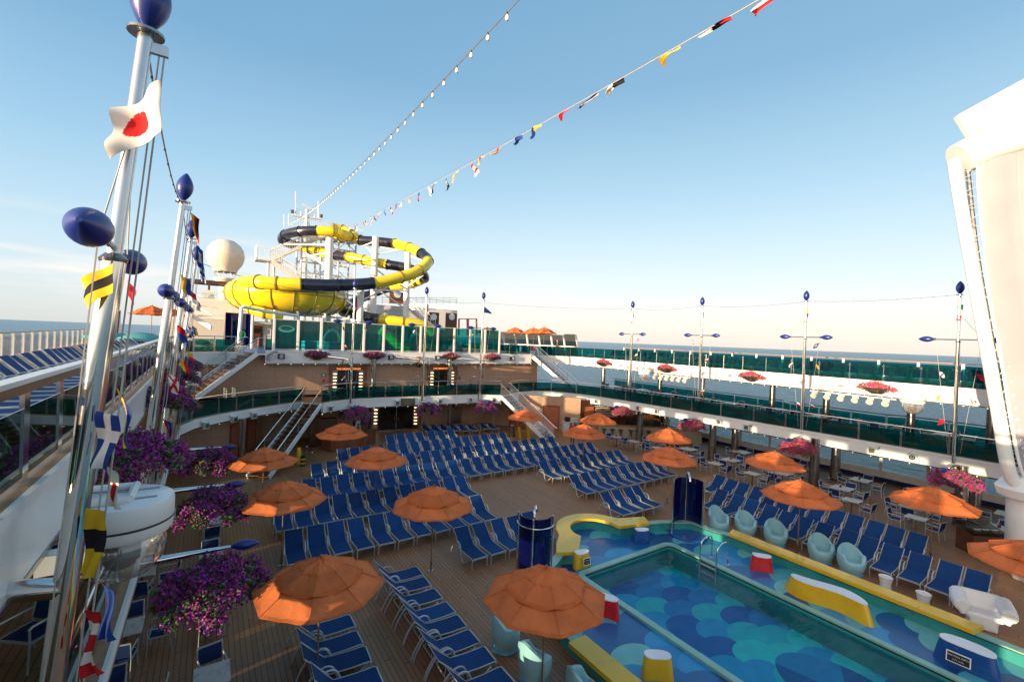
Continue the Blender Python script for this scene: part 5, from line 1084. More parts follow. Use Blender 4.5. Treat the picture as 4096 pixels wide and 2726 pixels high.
# steel columns with arms
def support(label, px, top, base, y, arms, r=.34):
    a = at_y(px[0], top, y); b = at_y(px[1], base, y); b = Vector((a.x, a.y, D2)); t = thing('slide_support', label, 'steel column', b, 0, 'white slide support columns')
    MB().cyl(b, a, r, n=18).build('column', K['white2'], t)
    for (qx, qy, yy, sy) in arms:
        e = at_y(qx, qy, yy); s_ = Vector((a.x, a.y, at_y(px[0], sy, y).z)); MB().tube([s_, e], .085, 8).build('arm', K['white2'], t)
    return t
def z4(a, b): return S4(a, b)
support('white slide column standing before the stair tower', (z4(572, 0)[0], z4(540, 0)[0]), z4(0, 525)[1], 1440, 46.5, [z4(100, 590) + (50, z4(0, 600)[1]), z4(720, 590) + (50, z4(0, 700)[1]), z4(340, 715) + (52, z4(0, 680)[1]), z4(330, 690) + (50, z4(0, 840)[1])])
support('white slide column at the middle of the upper loop', (z4(1052, 0)[0], z4(1030, 0)[0]), z4(0, 515)[1], 1440, 49, [z4(910, 615) + (50, z4(0, 560)[1]), z4(1300, 655) + (48, z4(0, 700)[1]), z4(1310, 655) + (48, z4(0, 615)[1]), z4(940, 600) + (50, z4(0, 715)[1]), z4(915, 830) + (49, z4(0, 845)[1]), z4(1170, 940) + (49, z4(0, 840)[1])])
support('white slide column farthest to starboard', (z4(1390, 0)[0], z4(1372, 0)[0]), z4(0, 675)[1], 1440, 45, [z4(1540, 760) + (44, z4(0, 705)[1]), z4(1420, 810) + (45, z4(0, 700)[1]), z4(1550, 915) + (43, z4(0, 1040)[1]), z4(1310, 1020) + (42, z4(0, 1060)[1]), z4(1030, 1075) + (42, z4(0, 1075)[1]), z4(1110, 1090) + (44, z4(0, 1270)[1])], .30)
support('short white slide column right of the bowl', (z4(897, 0)[0], z4(890, 0)[0]), z4(0, 1070)[1], 1440, 43, [z4(650, 1105) + (41.5, z4(0, 1140)[1]), z4(1190, 1040) + (41.5, z4(0, 1190)[1]), z4(710, 1130) + (42, z4(0, 1290)[1])], .30)
for i, (px_, py_, y_) in enumerate(((1098, 1290, 41.5), (1190, 1290, 42.5), (1300, 1290, 42.5), (1395, 1290, 43.5), (1010, 1270, 43))):
    a = at_y(px_, py_, y_); t = thing('bowl_leg', 'white pipe leg carrying the slide bowl, %s from left' % nth((i + 1) % 5 + 1), 'steel leg', (a.x, a.y, D2), 0, 'legs of the slide bowl'); MB().cyl((a.x, a.y, D2), (a.x, a.y, 9.8), .11, n=10).build('leg_pipe', K['white2'], t); MB().tube([(a.x, a.y, 9.5), (bc.x + (a.x - bc.x) * .5, bc.y + (a.y - bc.y) * .5, 9.6)], .09, 8).build('bracket', K['white2'], t)
t = thing('white_pipe_frame', 'white bent water pipe with green hand wheel left of the screen', 'pipe', at_y(955, 1370, 39.5)); p0 = at_y(955, 1370, 39.5); p1 = at_y(966, 1226, 39.5); p2 = at_y(1060, 1245, 40.5); p3 = at_y(1190, 1262, 41.5)
MB().tube([p0, p1 - Vector((0, 0, .25)), p1 - Vector((0, 0, .07)), p1 + Vector((.12, 0, 0)), p2, p3], .13, 12).build('pipe', K['white2'], t); c = at_y(968, 1337, 39.3)
MB().tube([c + Vector((.22 * math.cos(R(a)), 0, .22 * math.sin(R(a)))) for a in range(0, 360, 20)], .03, 6, closed=True).bar(c - Vector((.2, 0, 0)), c + Vector((.2, 0, 0)), .03, .03).bar(c - Vector((0, 0, .2)), c + Vector((0, 0, .2)), .03, .03).build('hand_wheel', pm('green_wheel', (.03, .3, .08), .4), t)

# ------------------------------------------------------------------ stair tower of the slides
def tower():
    y = 57.0; t = thing('slide_stair_tower', 'white lattice stair tower with landings behind the slides', 'stair tower', (at_y(1300, 1300, y).x, y, D2))
    def Q(px, py, yy=y): return at_y(px, py, yy)
    xs_ = [Q(1190, 1200).x, Q(1265, 1200).x, Q(1335, 1200).x, Q(1402, 1200).x]; zt = Q(1300, 925).z; zb = D2
    for k, x in enumerate(xs_):
        for yy in (y - 1.6, y + 1.6): MB().cyl((x, yy, zb), (x, yy, zt + (.3 if k else -1)), .11, n=8).build('leg', K['white2'], t)
    m = MB(); zs = [Q(1300, p).z for p in (1140, 1105, 1050, 1000, 950)]
    for yy in (y - 1.6, y + 1.6):
        for z in zs: m.bar((xs_[0], yy, z), (xs_[-1], yy, z), .1, .16)
        for i in range(3):
            for z0, z1 in zip(zs[:-1], zs[1:]):
                a, b = (xs_[i], xs_[i + 1]) if i % 2 else (xs_[i + 1], xs_[i]); m.bar((a, yy, z0), (b, yy, z1), .08, .08)
    for x in xs_[1:3]:
        for z in zs[::2]: m.bar((x, y - 1.6, z), (x, y + 1.6, z), .1, .14)
    m.build('lattice', K['white2'], t)
    m = MB(); zp = Q(1300, 945).z; m.box(((xs_[0] + xs_[-1]) / 2, y, zp), (xs_[-1] - xs_[0] + 1.2, 4.2, .18)); zq = Q(1060, 1045).z; x0 = Q(1035, 1040).x; m.box((x0 + .9, y - .5, zq), (2.6, 2.4, .16)); m.box((x0 - .30, y - .5, zq + .75), (.12, 2.4, 1.5)); m.build('landing', K['white'], t)
    def flight(pa, pb, yy):
        a = Q(pa[0], pa[1], yy); b = Q(pb[0], pb[1], yy); m = MB(); m.bar(a, b, .12, .32); m.bar(a + Vector((0, 1.3, 0)), b + Vector((0, 1.3, 0)), .12, .32); n = 14
        for i in range(n): p = a.lerp(b, (i + .5) / n); m.box(p + Vector((0, .65, .05)), (.32, 1.25, .05))
        for s in (0, 1.3):
            m.tube([a + Vector((0, s, 1.1)), b + Vector((0, s, 1.1))], .04, 5)
            for i in range(18): p = a.lerp(b, i / 17) + Vector((0, s, 0)); m.cyl(p, p + Vector((0, 0, 1.1)), .022, n=4)
        m.build('stair_flight', K['white2'], t)
    flight((1085, 1038), (1205, 985), y - 2); flight((1090, 1045), (1210, 1118), y - 2.6); flight((1215, 975), (1300, 940), y - 1.9)
    m = MB()
    for (xa, xb, z, yy) in ((xs_[0] - .6, xs_[-1] + .6, zp + .09, y - 2.1), (xs_[0] - .6, xs_[-1] + .6, zp + .09, y + 2.1), (x0 - .3, x0 + 2.2, zq + .08, y - 1.7)):
        m.tube([(xa, yy, z + 1.1), (xb, yy, z + 1.1)], .04, 5); n = int((xb - xa) / .22)
        for i in range(n + 1): x = xa + (xb - xa) * i / n; m.cyl((x, yy, z), (x, yy, z + 1.1), .022, n=4)
    m.build('guard_rails', K['white2'], t)
    xx = x0 + .9; MB().cyl((xx, y - .5, zb), (xx, y - .5, zq), .16, n=10).build('leg', K['white2'], t); MB().cyl((xx + .55, y - .5, zb), (xx + .55, y - .5, zq), .16, n=10).build('leg', K['white2'], t)
tower()

# ------------------------------------------------------------------ radome, radar mast, deck houses
c = at_y(903, 1023, 62); rr_ = 74 * 58.5 / 1800 * .80
t = thing('radome', 'big cream satellite dome on a flared pedestal left of the slides', 'radome', (c.x, c.y, D2))
MB().lathe([(rr_ * .60, -rr_ * .98), (rr_ * .66, -rr_ * .80), (rr_ * .86, -rr_ * .52), (rr_ * .985, -rr_ * .17), (rr_, .05 * rr_), (rr_ * .93, .38 * rr_), (rr_ * .75, .67 * rr_), (rr_ * .45, .90 * rr_), (.02, .985 * rr_)], c, 40).build('dome', pm('cream_dome', (.74, .64, .52), .35, var=.03), t, 60)
MB().tube([c + Vector((rr_ * 1.0 * math.cos(R(a)), rr_ * 1.0 * math.sin(R(a)), -.02 * rr_)) for a in range(0, 360, 8)], .02, 5, closed=True).build('seam', K['beige'], t)
m = MB(); zb = c.z - rr_ * 1.42; m.lathe([(.001, zb + .12), (rr_ * .58, zb + .12), (rr_ * .60, zb), (rr_ * .30, zb - .9), (rr_ * .28, zb - 2), (rr_ * .28, D2 + 1)], (c.x, c.y, 0), 24); m.build('pedestal', K['beige'], t); m = MB()
for k in range(10): a = R(36 * k); m.bar((c.x + rr_ * .5 * math.cos(a), c.y + rr_ * .5 * math.sin(a), zb + .1), (c.x + rr_ * .58 * math.cos(a + .2), c.y + rr_ * .58 * math.sin(a + .2), c.z - rr_ * .95), .08, .08)
m.build('cage', K['white2'], t)
y = 70.0
t = thing('radar_mast', 'white radar mast with crossed yards above the slide tower', 'radar mast', (at_y(1226, 900, y).x, y, D2)); x = at_y(1226, 900, y).x; zt = at_y(1228, 838, y).z; zy = at_y(1226, 864, y).z
m = MB(); m.tube([(x, y, D2), (x, y, zt)], [.45, .22], 10); m.bar((x - .9, y, zy - 3), (x, y, zy), .14, .14); m.bar((x + .9, y, zy - 3), (x, y, zy), .14, .14); m.build('pole', K['white2'], t)
MB().bar((at_y(1168, 860, y).x, y, at_y(1168, 860, y).z), (at_y(1286, 876, y).x, y, at_y(1286, 876, y).z), .3, .22).build('yard', K['white2'], t)
a = at_y(1210, 816, y); b = at_y(1246, 836, y); MB().bar(a, b, .18, .22).build('radar_scanner', K['white2'], t)
m = MB()
for px_, p0_, p1_ in ((1183, 862, 767), (1273, 872, 805), (1203, 864, 845), (1258, 872, 858), (1136, 910, 858), (1155, 905, 855), (1161, 905, 890)): a = at_y(px_, p0_, y); b = at_y(px_, p1_, y); m.cyl(a, b, .07, n=6)
m.build('whip_antennas', K['white2'], t)
m = MB(); n = 5
for j in range(3): a = at_y(1185, 835 + 9 * j, y); b = at_y(1275, 848 + 9 * j, y); m.tube([a, b], .03, 4)
m.build('yard_rails', K['white2'], t); m = MB()
for px_, py_ in ((1169, 852), (1285, 870)): p = at_y(px_, py_, y); m.cyl(p, p + Vector((0, 0, .45)), .2, n=8)
m.build('signal_lamps', K['brown'], t)
# funnel platform hidden behind the loops
t = thing('deck_house', 'white upper deckhouse with railings behind the slide loops', 'deckhouse', (at_y(1600, 1250, 60).x, 60, D2))
def hb(m, pxa, pxb, pyt, pyb, y, dep, base=None):
    a = at_y(pxa, pyt, y); b = at_y(pxb, pyt, y); zb = at_y(pxa, pyb, y).z if base is None else base; m.box(((a.x + b.x) / 2, y + dep / 2, (a.z + zb) / 2), (b.x - a.x, dep, a.z - zb)); return a, b
m = MB(); a, b = hb(m, 1470, 1830, 1215, 1300, 60, 8, D2); m.build('wall', K['deckhouse'], t)
m = MB(); hb(m, 1540, 1620, 1232, 1268, 59.95, .1); m.build('louvre', K['ltgrey'], t); m = MB(); hb(m, 1560, 1630, 1165, 1212, 59, .3); m.build('timber_screen', K['redwood'], t); m = MB(); c = at_y(1590, 1176, 58.9); m.lathe([(.001, 0), (.5, 0), (.5, .04), (.001, .04)], c, 20, axis=(0, -1, 0)); m.build('oval_emblem', K['white'], t)
m = MB()
for k in range(3): a = at_y(1475, 1190 + 9 * k, 59.7); b = at_y(1830, 1190 + 9 * k, 59.7); m.tube([a, b], .03, 4)
for k in range(14): a = at_y(1475 + 27 * k, 1215, 59.7); m.cyl(a, a + Vector((0, 0, 1.0)), .03, n=4)
m.build('guard_rails', K['white2'], t)
t = thing('deck_stair', 'brown treaded outdoor stair descending right of the slides', 'staircase', at_y(1700, 1300, 52)); a = at_y(1640, 1225, 54); b = at_y(1740, 1312, 50); m = MB()
for s in (0, 1.3): m.bar(a + Vector((0, s, 0)), b + Vector((0, s, 0)), .08, .34); m.tube([a + Vector((0, s, 1.0)), b + Vector((0, s, 1.0))], .035, 5); [m.cyl(a.lerp(b, k / 6) + Vector((0, s, 0)), a.lerp(b, k / 6) + Vector((0, s, 1.0)), .03, n=4) for k in range(7)]
m.build('stringers', K['white2'], t); m = MB()
for k in range(14): m.box(a.lerp(b, (k + .5) / 14) + Vector((0, .65, .1)), (.34, 1.25, .05))
m.build('treads', K['redwood'], t)
for i, (px_, py_, y_) in enumerate(((1733, 1247, 53), (1805, 1250, 53))):
    t = thing('timber_panel', 'dark slatted timber panel with oval emblem at far %s' % ('left' if i == 0 else 'right'), 'wood panel', at_y(px_, 1330, y_), 0, 'slatted timber panels'); m = MB(); a = at_y(px_ - 22, py_, y_); b = at_y(px_ + 24, py_, y_); n = 9
    for k in range(n): m.box((a.x + (b.x - a.x) * (k + .5) / n, y_, (a.z + D2) / 2), ((b.x - a.x) / n - .03, .1, a.z - D2))
    m.build('slats', K['brown'], t); c = at_y(px_ + 2, 1267, y_ - .1); MB().lathe([(.001, 0), (.42, 0), (.42, .04), (.001, .04)], c, 20, axis=(0, -1, 0)).build('oval_emblem', K['white'], t)
for i, px_ in enumerate((1835, 1872)):
    t = thing('spray_hoop', 'orange red pipe hoop of the splash park, %s' % ('left one' if i == 0 else 'right one'), 'hoop', at_y(px_, 1330, 46), 0, 'orange pipe hoops'); p = [at_y(px_, 1340, 46), at_y(px_ + 1, 1275, 46), at_y(px_ + 34, 1275, 46), at_y(px_ + 35, 1340, 46)]; MB().tube(p, .11, 10).build('hoop_pipe', K['orangepipe'], t)
# port deck house and pergola
t = thing('deck_house', 'white port deckhouse with brown door and balcony under the radome', 'deckhouse', (at_y(900, 1300, 47).x, 47, D2)); m = MB()
hb(m, 660, 1145, 1268, 1400, 48, 9, D2); hb(m, 700, 980, 1185, 1232, 54, 8, D2 + 2.5); m.build('wall', K['deckhouse'], t)
m = MB(); hb(m, 996, 1052, 1300, 1362, 47.95, .12, D2); m.build('door_frame', K['redwood'], t); m = MB(); hb(m, 1004, 1044, 1308, 1362, 47.88, .1, D2); d_ = m.build('door', K['brown'], t); m = MB(); hb(m, 1008, 1040, 1312, 1330, 47.82, .08); m.build('door_glass', K['darkglass'], d_)
m = MB(); hb(m, 815, 858, 1158, 1205, 51, .2); m.build('name_board', K['deckhouse'], t)
ob = lettering('DANCERS', at_y(837, 1178, 50.85), .27, pm('pale_blue_letter', (.25, .42, .5), .5), t, (90, 0, 0)); m = MB(); m.tube([at_y(816 + 5 * k, 1187 + 2 * math.sin(k), 50.9) for k in range(8)], .06, 5); m.build('wave_mark', pm('pale_blue_mark', (.2, .5, .6), .5), t)
m = MB(); a = at_y(745, 1118, 56); b = at_y(925, 1134, 56); m.bar(a, b, .3, .28); m.bar(a + Vector((0, 3, 0)), b + Vector((0, 3, 0)), .3, .28)
for k in range(26): p = a.lerp(b, (k + .5) / 26); m.box(p + Vector((0, 1.5, .05)), (.12, 3.4, .14))
for k in (0, .5, 1): p = a.lerp(b, k); m.box((p.x, p.y, (p.z + D2 + 3) / 2), (.2, .2, p.z - D2 - 3))
m.build('pergola', K['brown'], t)
m = MB(); a = at_y(770, 1222, 47.3); b = at_y(1000, 1222, 47.3)
m.bar(a, b, .12, .2); c_ = at_y(770, 1262, 47.3); e_ = at_y(1000, 1262, 47.3); m.bar(c_, e_, .12, .2); n = 8
for k in range(n):
    p = a.lerp(b, k / n); q = c_.lerp(e_, (k + 1) / n); p2 = a.lerp(b, (k + 1) / n); q2 = c_.lerp(e_, k / n); m.bar(p if k % 2 else p2, q if k % 2 else q2, .08, .08)
for k in range(3): m.tube([a + Vector((0, -.3, .4 * k + .3)), b + Vector((0, -.3, .4 * k + .3))], .03, 4)
m.build('truss_walkway', K['white2'], t)
a = at_y(770, 1262, 46); b = at_y(845, 1310, 43.5); m = MB()
for s in (0, 1.2): m.bar(a + Vector((0, s, 0)), b + Vector((0, s, 0)), .1, .36); m.tube([a + Vector((0, s, 1)), b + Vector((0, s, 1))], .035, 5)
m.build('side_stair', K['white2'], t)
t = thing('ship_side_screen', 'white raked screen with slanted louvres at the port deck edge', 'screen', (-8.4, 53, D2)); m = MB(); m.prism([(-8.5, 53), (-8.3, 53), (-8.3, 66), (-8.5, 66)], D2, D2 + 3.2); m.build('screen_wall', K['deckhouse'], t); m = MB()
for k in range(9): m.bar((-8.25, 54 + 1.2 * k, D2 + .3), (-8.25, 55.1 + 1.2 * k, D2 + 3.0), .1, .14)
m.build('louvres', K['brown'], t)
for i, (x, y_) in enumerate(((-3.2, 33.5), (-5.2, 37), (-4.0, 40))):
    t = thing('teal_canopy', 'low teal humped canopy on the port upper deck, %s' % ('nearest', 'middle', 'farthest')[i], 'canopy', (x, y_, D2), 0, 'teal humped canopies'); MB().lathe([(1.25, .75), (1.15, .9), (.7, 1.1), (.02, 1.16)], (x, y_, D2), 20).build('canopy', pm('teal_canvas', (.08, .30, .31), .6), t); MB().cyl((x, y_, D2), (x, y_, D2 + 1.1), .05, n=8).build('post', K['white2'], t)
# raked wind screen far to starboard
t = thing('glass_wind_screen', 'raked smoked glass screen with white ribs behind the man in black', 'glass screen', (30.5, 52, D2)); a = Vector((28.5, 49.0, D2)); b = Vector((36.2, 39.7, D2)); n = 8; up_ = Vector((-.38, .2, 2.45))
for k in range(n + 1): p = a.lerp(b, k / n); MB().bar(p, p + up_, .14, .14).build('rib', K['white2'], t)
for k in range(n): p = a.lerp(b, (k + .08) / n); q = a.lerp(b, (k + .92) / n); MB().add([p, q, q + up_, p + up_, p + Vector((0, .02, 0)), q + Vector((0, .02, 0)), q + up_ + Vector((0, .02, 0)), p + up_ + Vector((0, .02, 0))], [(0, 1, 2, 3), (7, 6, 5, 4), (0, 4, 5, 1), (1, 5, 6, 2), (2, 6, 7, 3), (3, 7, 4, 0)]).build('glass_panel', K['smoke'], t, 0)
MB().bar(a + up_, b + up_, .12, .12).build('top_rail', K['grey'], t); MB().bar(a + up_ * .42 - Vector((0, .3, 0)), b + up_ * .42 - Vector((0, .3, 0)), .06, .1).build('mid_rail', K['white2'], t)
# splash park toys behind the glass
def toy(name, label, px, y, build):
    p = at_z(px, 1396, D2 + .08); k = y / p.y; p = Vector((EYE.x + ray(px, 1360).x * y / ray(px, 1360).y, y, D2 + .06)); t = thing(name, label, 'splash toy', p); build(t, p); return t
def toy_slide(t, p):
    MB().tube(catmull([p + Vector((0, 0, 1.9)), p + Vector((.7, 0, 1.5)), p + Vector((1.5, -.4, .7)), p + Vector((2.4, -.6, .3))], 5), .38, 14).build('tube', K['lime'], t); MB().cyl(p, p + Vector((0, 0, 1.9)), .1, n=8).build('post', K['teal'], t)
def toy_arch(t, p): MB().tube(catmull([p, p + Vector((0, 0, 1.2)), p + Vector((.6, 0, 1.8)), p + Vector((1.2, 0, 1.2)), p + Vector((1.2, 0, 0))], 5), .13, 10).build('hoop', K['aquad'], t)
def toy_fish(t, p): MB().lathe([(.001, 0), (.35, .1), (.55, .45), (.45, .8), (.15, 1.1), (.001, 1.15)], p, 18).build('body', K['lime'], t); MB().bar(p + Vector((.5, 0, .5)), p + Vector((1.0, 0, .8)), .08, .5).build('tail', K['lime'], t)
def toy_wave(t, p):
    m = MB(); ln = [(p.x + .25 * k, p.y + .4 * math.sin(k * .7)) for k in range(12)]; m.strip(ln, 0, .3, p.z, p.z + .85); m.build('wave_wall', K['aquad'], t)
toy('splash_tube', 'lime green kiddie tube slide behind the turquoise glass', 1520, 39.8, toy_slide); toy('splash_hoop', 'blue spray hoop behind the second glass panel', 1300, 39.5, toy_arch); toy('splash_hoop', 'blue spray hoop behind the middle glass panels', 1640, 40.0, toy_arch); toy('splash_fish', 'round lime green spray figure near the middle mast', 1700, 39.2, toy_fish); toy('splash_fish', 'lime green spray figure at the right end of the screen', 1880, 40.5, toy_fish); toy('wave_wall', 'low wavy blue wall behind the right end panels', 1780, 38.9, toy_wave); toy('wave_wall', 'low wavy blue wall right of the screen beside the stair', 2090, 41.5, toy_wave); toy('wave_wall', 'low wavy blue wall behind the left end panels', 1220, 38.8, toy_wave)
# ------------------------------------------------------------------ white canvas screen at the starboard edge
PN = Vector((-.8, -.6, 0)); PP = Vector((24, 4.4, 8))
def pl(px, py, off=0): d = ray(px, py); q = PP + PN * off; return EYE + d * ((q - EYE).dot(PN) / d.dot(PN))
t = thing('canvas_screen_frame', 'huge white laced canvas screen on a tubular frame at right edge', 'canvas screen', (26, 3, 0)); rtd = Vector((.6, -.8, 0))
fr = [pl(3815, 640), pl(3845, 830), pl(3893, 1100), pl(3945, 1380), pl(3998, 1680), pl(4028, 1850), pl(4052, 1920), pl(4090, 1965), pl(4150, 1990), pl(4400, 2040)]
MB().tube(catmull(fr, 4), .20, 14).build('frame_tube', K['white2'], t)
f2 = [pl(3868, 660, -.25), pl(3905, 1000, -.25), pl(3965, 1350, -.25), pl(4020, 1680, -.25), pl(4048, 1860, -.25)]; MB().tube(catmull(f2, 4), .08, 8).build('inner_pipe', K['chrome2'], t)
ce = [pl(3908, 585), pl(3905, 660), pl(3912, 800), pl(3935, 1010), pl(3975, 1280), pl(4022, 1580), pl(4058, 1790), pl(4088, 1900), pl(4125, 1945)]
ces = catmull(ce, 5); m = MB(); nx = 22
rows_ = []
for i, p in enumerate(ces):
    rows_.append([p + rtd * (9.0 * k / nx) + Vector((0, 0, (1.9 if i < 4 else 1.9 - 1.9 * (i - 4) / 20 if i < 24 else 0) * k / nx)) + PN * (.10 * math.sin(k * 1.3 + i * .05) * math.sin(math.pi * min(1, i / 30)) - .0) for k in range(nx + 1)])
vs = [p for r_ in rows_ for p in r_]; N = nx + 1; fs = [(i * N + k, i * N + k + 1, (i + 1) * N + k + 1, (i + 1) * N + k) for i in range(len(rows_) - 1) for k in range(nx)]
off = len(vs); vs += [p - PN * .02 for p in vs]; fs += [tuple(off + q for q in reversed(f)) for f in fs]
m.add(vs, fs).build('canvas', K['canvas'], t, 60)
m = MB()
for k in (3, 7, 11, 15):
    ln = [r_[k] + PN * .012 for r_ in rows_]; m.add([q for p in ln for q in (p - rtd * .06, p + rtd * .06, p + rtd * .06 + PN * .008, p - rtd * .06 + PN * .008)], [(4 * i + a, 4 * i + (a + 1) % 4, 4 * i + 4 + (a + 1) % 4, 4 * i + 4 + a) for i in range(len(ln) - 1) for a in range(4)])
m.build('canvas_seams', K['canvas'], t)
m = MB(); m.tube([p + PN * .02 + rtd * .03 for p in ces], .05, 8)
for i in range(1, len(ces)): m.lathe([(.03, -.02), (.05, 0), (.03, .02)], ces[i] + rtd * .22 + PN * .04, 10, axis=tuple(PN))
m.build('canvas_hem', K['white2'], t)
m = MB(); fs_ = catmull(fr, 12)
zf = [fs_[int(4 + i * 2.9)] for i in range(24)]
for i in range(22):
    za = min(ces, key=lambda c: abs(c.z - (zf[i].z - .1))) + rtd * .2; zb = min(ces, key=lambda c: abs(c.z - (zf[i + 1].z + .2))) + rtd * .2; m.tube([zf[i] + rtd * .1, za if i % 2 else zb, zf[i + 1] + rtd * .1], .018, 5)
m.build('lacing', K['rope'], t)
m = MB(); a = pl(3822, 615, -.25); m.tube([a + rtd * .1 - Vector((0, 0, .25)), a + rtd * 1.0 + Vector((0, 0, .25)), a + rtd * 9 + Vector((0, 0, 2.6))], [.62, .66, .7], 20); m.build('hood', K['white'], t)
a = pl(3828, 462, -.6); b = pl(3915, 600, -.6); c = pl(4400, 425, -.6); d = pl(4400, 150, -.6); m = MB(); q = [a, b, c, d]; m.add(q + [p - PN * .25 for p in q], [(0, 1, 2, 3), (7, 6, 5, 4), (0, 4, 5, 1), (1, 5, 6, 2), (2, 6, 7, 3), (3, 7, 4, 0)]); m.build('top_plate', K['white'], t, 20)
m = MB(); m.tube([pl(3910, 585, .15), pl(4400, 405, .15)], .07, 8); m.tube([pl(3925, 612, .1), pl(4400, 470, .1)], .05, 8)
for px_, py_ in ((3918, 545), (4082, 470)): p = pl(px_, py_, .2); m.cyl(p - Vector((0, 0, .25)), p + Vector((0, 0, .2)), .06, n=6); m.tube([p + Vector((.15 * math.cos(R(a_)), 0, .2 + .15 * math.sin(R(a_)))) for a_ in range(0, 360, 45)], .03, 5, closed=True)
m.build('top_rigging', K['beige'], t)
p = pl(4110, 1960, -.3); m = MB(); m.lathe([(.30, 0), (.48, .25), (.54, .5), (.54, 3.0)], (p.x, p.y, 0), 24); m.lathe([(.54, 3.0), (.78, 3.05), (.86, 3.35), (.6, 3.75), (.3, 3.9)], (p.x, p.y, 0), 24); m.build('pillar', K['white'], t)

# ------------------------------------------------------------------ projectors, lamps, speakers
def drum(label, c, wallp, s=1.0):
    c = Vector(c); t = thing('projector_drum', label, 'projector', c, 0, 'white drums with clear domes')
    MB().lathe([(.001, .30 * s), (.50 * s, .30 * s), (.545 * s, .27 * s), (.56 * s, .22 * s), (.56 * s, 0), (.54 * s, -.03 * s), (.555 * s, -.03 * s), (.55 * s, -.15 * s), (.52 * s, -.19 * s), (.001, -.19 * s)], c, 36).build('drum', K['white'], t)
    MB().lathe([(.557 * s, -.035 * s), (.562 * s, -.02 * s), (.557 * s, -.005 * s)], c, 36).build('seal_band', K['black'], t)
    MB().lathe([(.44 * s, -.19 * s), (.475 * s, -.28 * s), (.485 * s, -.42 * s), (.44 * s, -.58 * s), (.33 * s, -.72 * s), (.17 * s, -.80 * s), (.005, -.825 * s)], c, 32).build('dome', K['dome'], t, 60)
    m = MB(); m.box(c + Vector((0, 0, -.28 * s)), (.34 * s, .26 * s, .16 * s)); m.box(c + Vector((-.17 * s, 0, -.42 * s)), (.05, .16 * s, .26 * s)); m.box(c + Vector((.17 * s, 0, -.42 * s)), (.05, .16 * s, .26 * s)); m.lathe([(.001, -.16 * s), (.16 * s, -.14 * s), (.19 * s, .02), (.13 * s, .16 * s), (.001, .20 * s)], c + Vector((0, 0, -.50 * s)), 16, axis=(.4, -.5, .5)); m.build('lamp_head', K['black'], t)
    w = Vector(wallp); d = (w - c); d.z = 0; n = d.normalized(); sd_ = Vector((-n.y, n.x, 0)); m = MB()
    for k in (-.32, .32): m.tube([c + sd_ * k * s + Vector((0, 0, .34 * s)) - n * .1, w + sd_ * k * s + Vector((0, 0, .36 * s))], .05 * s, 8)
    m.tube([c + sd_ * .34 * s - n * .1 + Vector((0, 0, .35 * s)), c - sd_ * .34 * s - n * .1 + Vector((0, 0, .35 * s))], .05 * s, 8); m.build('bracket', K['white2'], t)
    for k in (-.1, .1): MB().box(c - n * .12 * s + sd_ * k * s * 2 + Vector((0, 0, .305 * s)), (.5 * s, .05, .02), rz=math.atan2(n.y, n.x)).build('roof_rail', K['grey'], t)
    MB().box(c - n * .558 * s + Vector((0, 0, -.04)), (.03, .05, .14)).build('latch', K['grey'], t); return t
drum('big near white projector drum with clear dome on the port white band', (-.96, 8.45, 5.40), (-1.55, 8.45, 5.40), 1.06)
drum('small far white projector drum under purple flowers on the port side', (-.9, 29.6, 5.45), (-1.75, 29.6, 5.45)); drum('white projector drum on starboard band right of the six lamp bar', (31.6, 8.05, 5.75), (32.4, 8.05, 5.75), .95); drum('white projector drum on starboard band left of the far lamp bar', (31.7, 26.2, 5.72), (32.6, 26.2, 5.72), .95)
t = thing('junction_box', 'white junction box with black lamp under the near port white band', 'lamp box', (-1.3, 6.9, 5.5)); MB().box((-1.30, 6.95, 5.52), (.42, .18, .22)).build('box', K['white'], t); MB().box((-1.12, 6.95, 5.42), (.10, .16, .16)).lathe([(.001, -.07), (.06, -.05), (.075, 0), (.05, .05)], (-1.10, 6.95, 5.30), 12).build('lamp', K['black'], t)
for lb, y0, y1, n in (('long rack of six white spotlights below the starboard white band', 8.85, 13.2, 6), ('farther rack of six white spotlights below the starboard white band', 21.9, 25.4, 6)):
    t = thing('spotlight_rack', lb, 'spotlight rack', (31.95, y0, 5.8)); m = MB(); m.tube([(31.95, y0, 5.80), (31.95, y1, 5.80)], .03, 8); m.tube([(31.95, y0, 5.62), (31.95, y1, 5.62)], .03, 8)
    for y in (y0 + .2, (y0 + y1) / 2, y1 - .2): m.tube([(31.95, y, 5.8), (32.4, y, 6.0)], .025, 6); m.tube([(31.95, y, 5.62), (31.95, y, 5.82)], .02, 6)
    m.build('bars', K['white2'], t)
    for i in range(n):
        y = y0 + (y1 - y0) * (i + .6) / n; m = MB(); m.lathe([(.10, -.16), (.15, -.10), (.18, .10), (.16, .13), (.001, .12)], (31.8, y, 5.38), 16, axis=(-.75, 0, -.66)); m.box((31.9, y, 5.52), (.03, .30, .2)); l = m.build('spotlight', K['beige'], t)
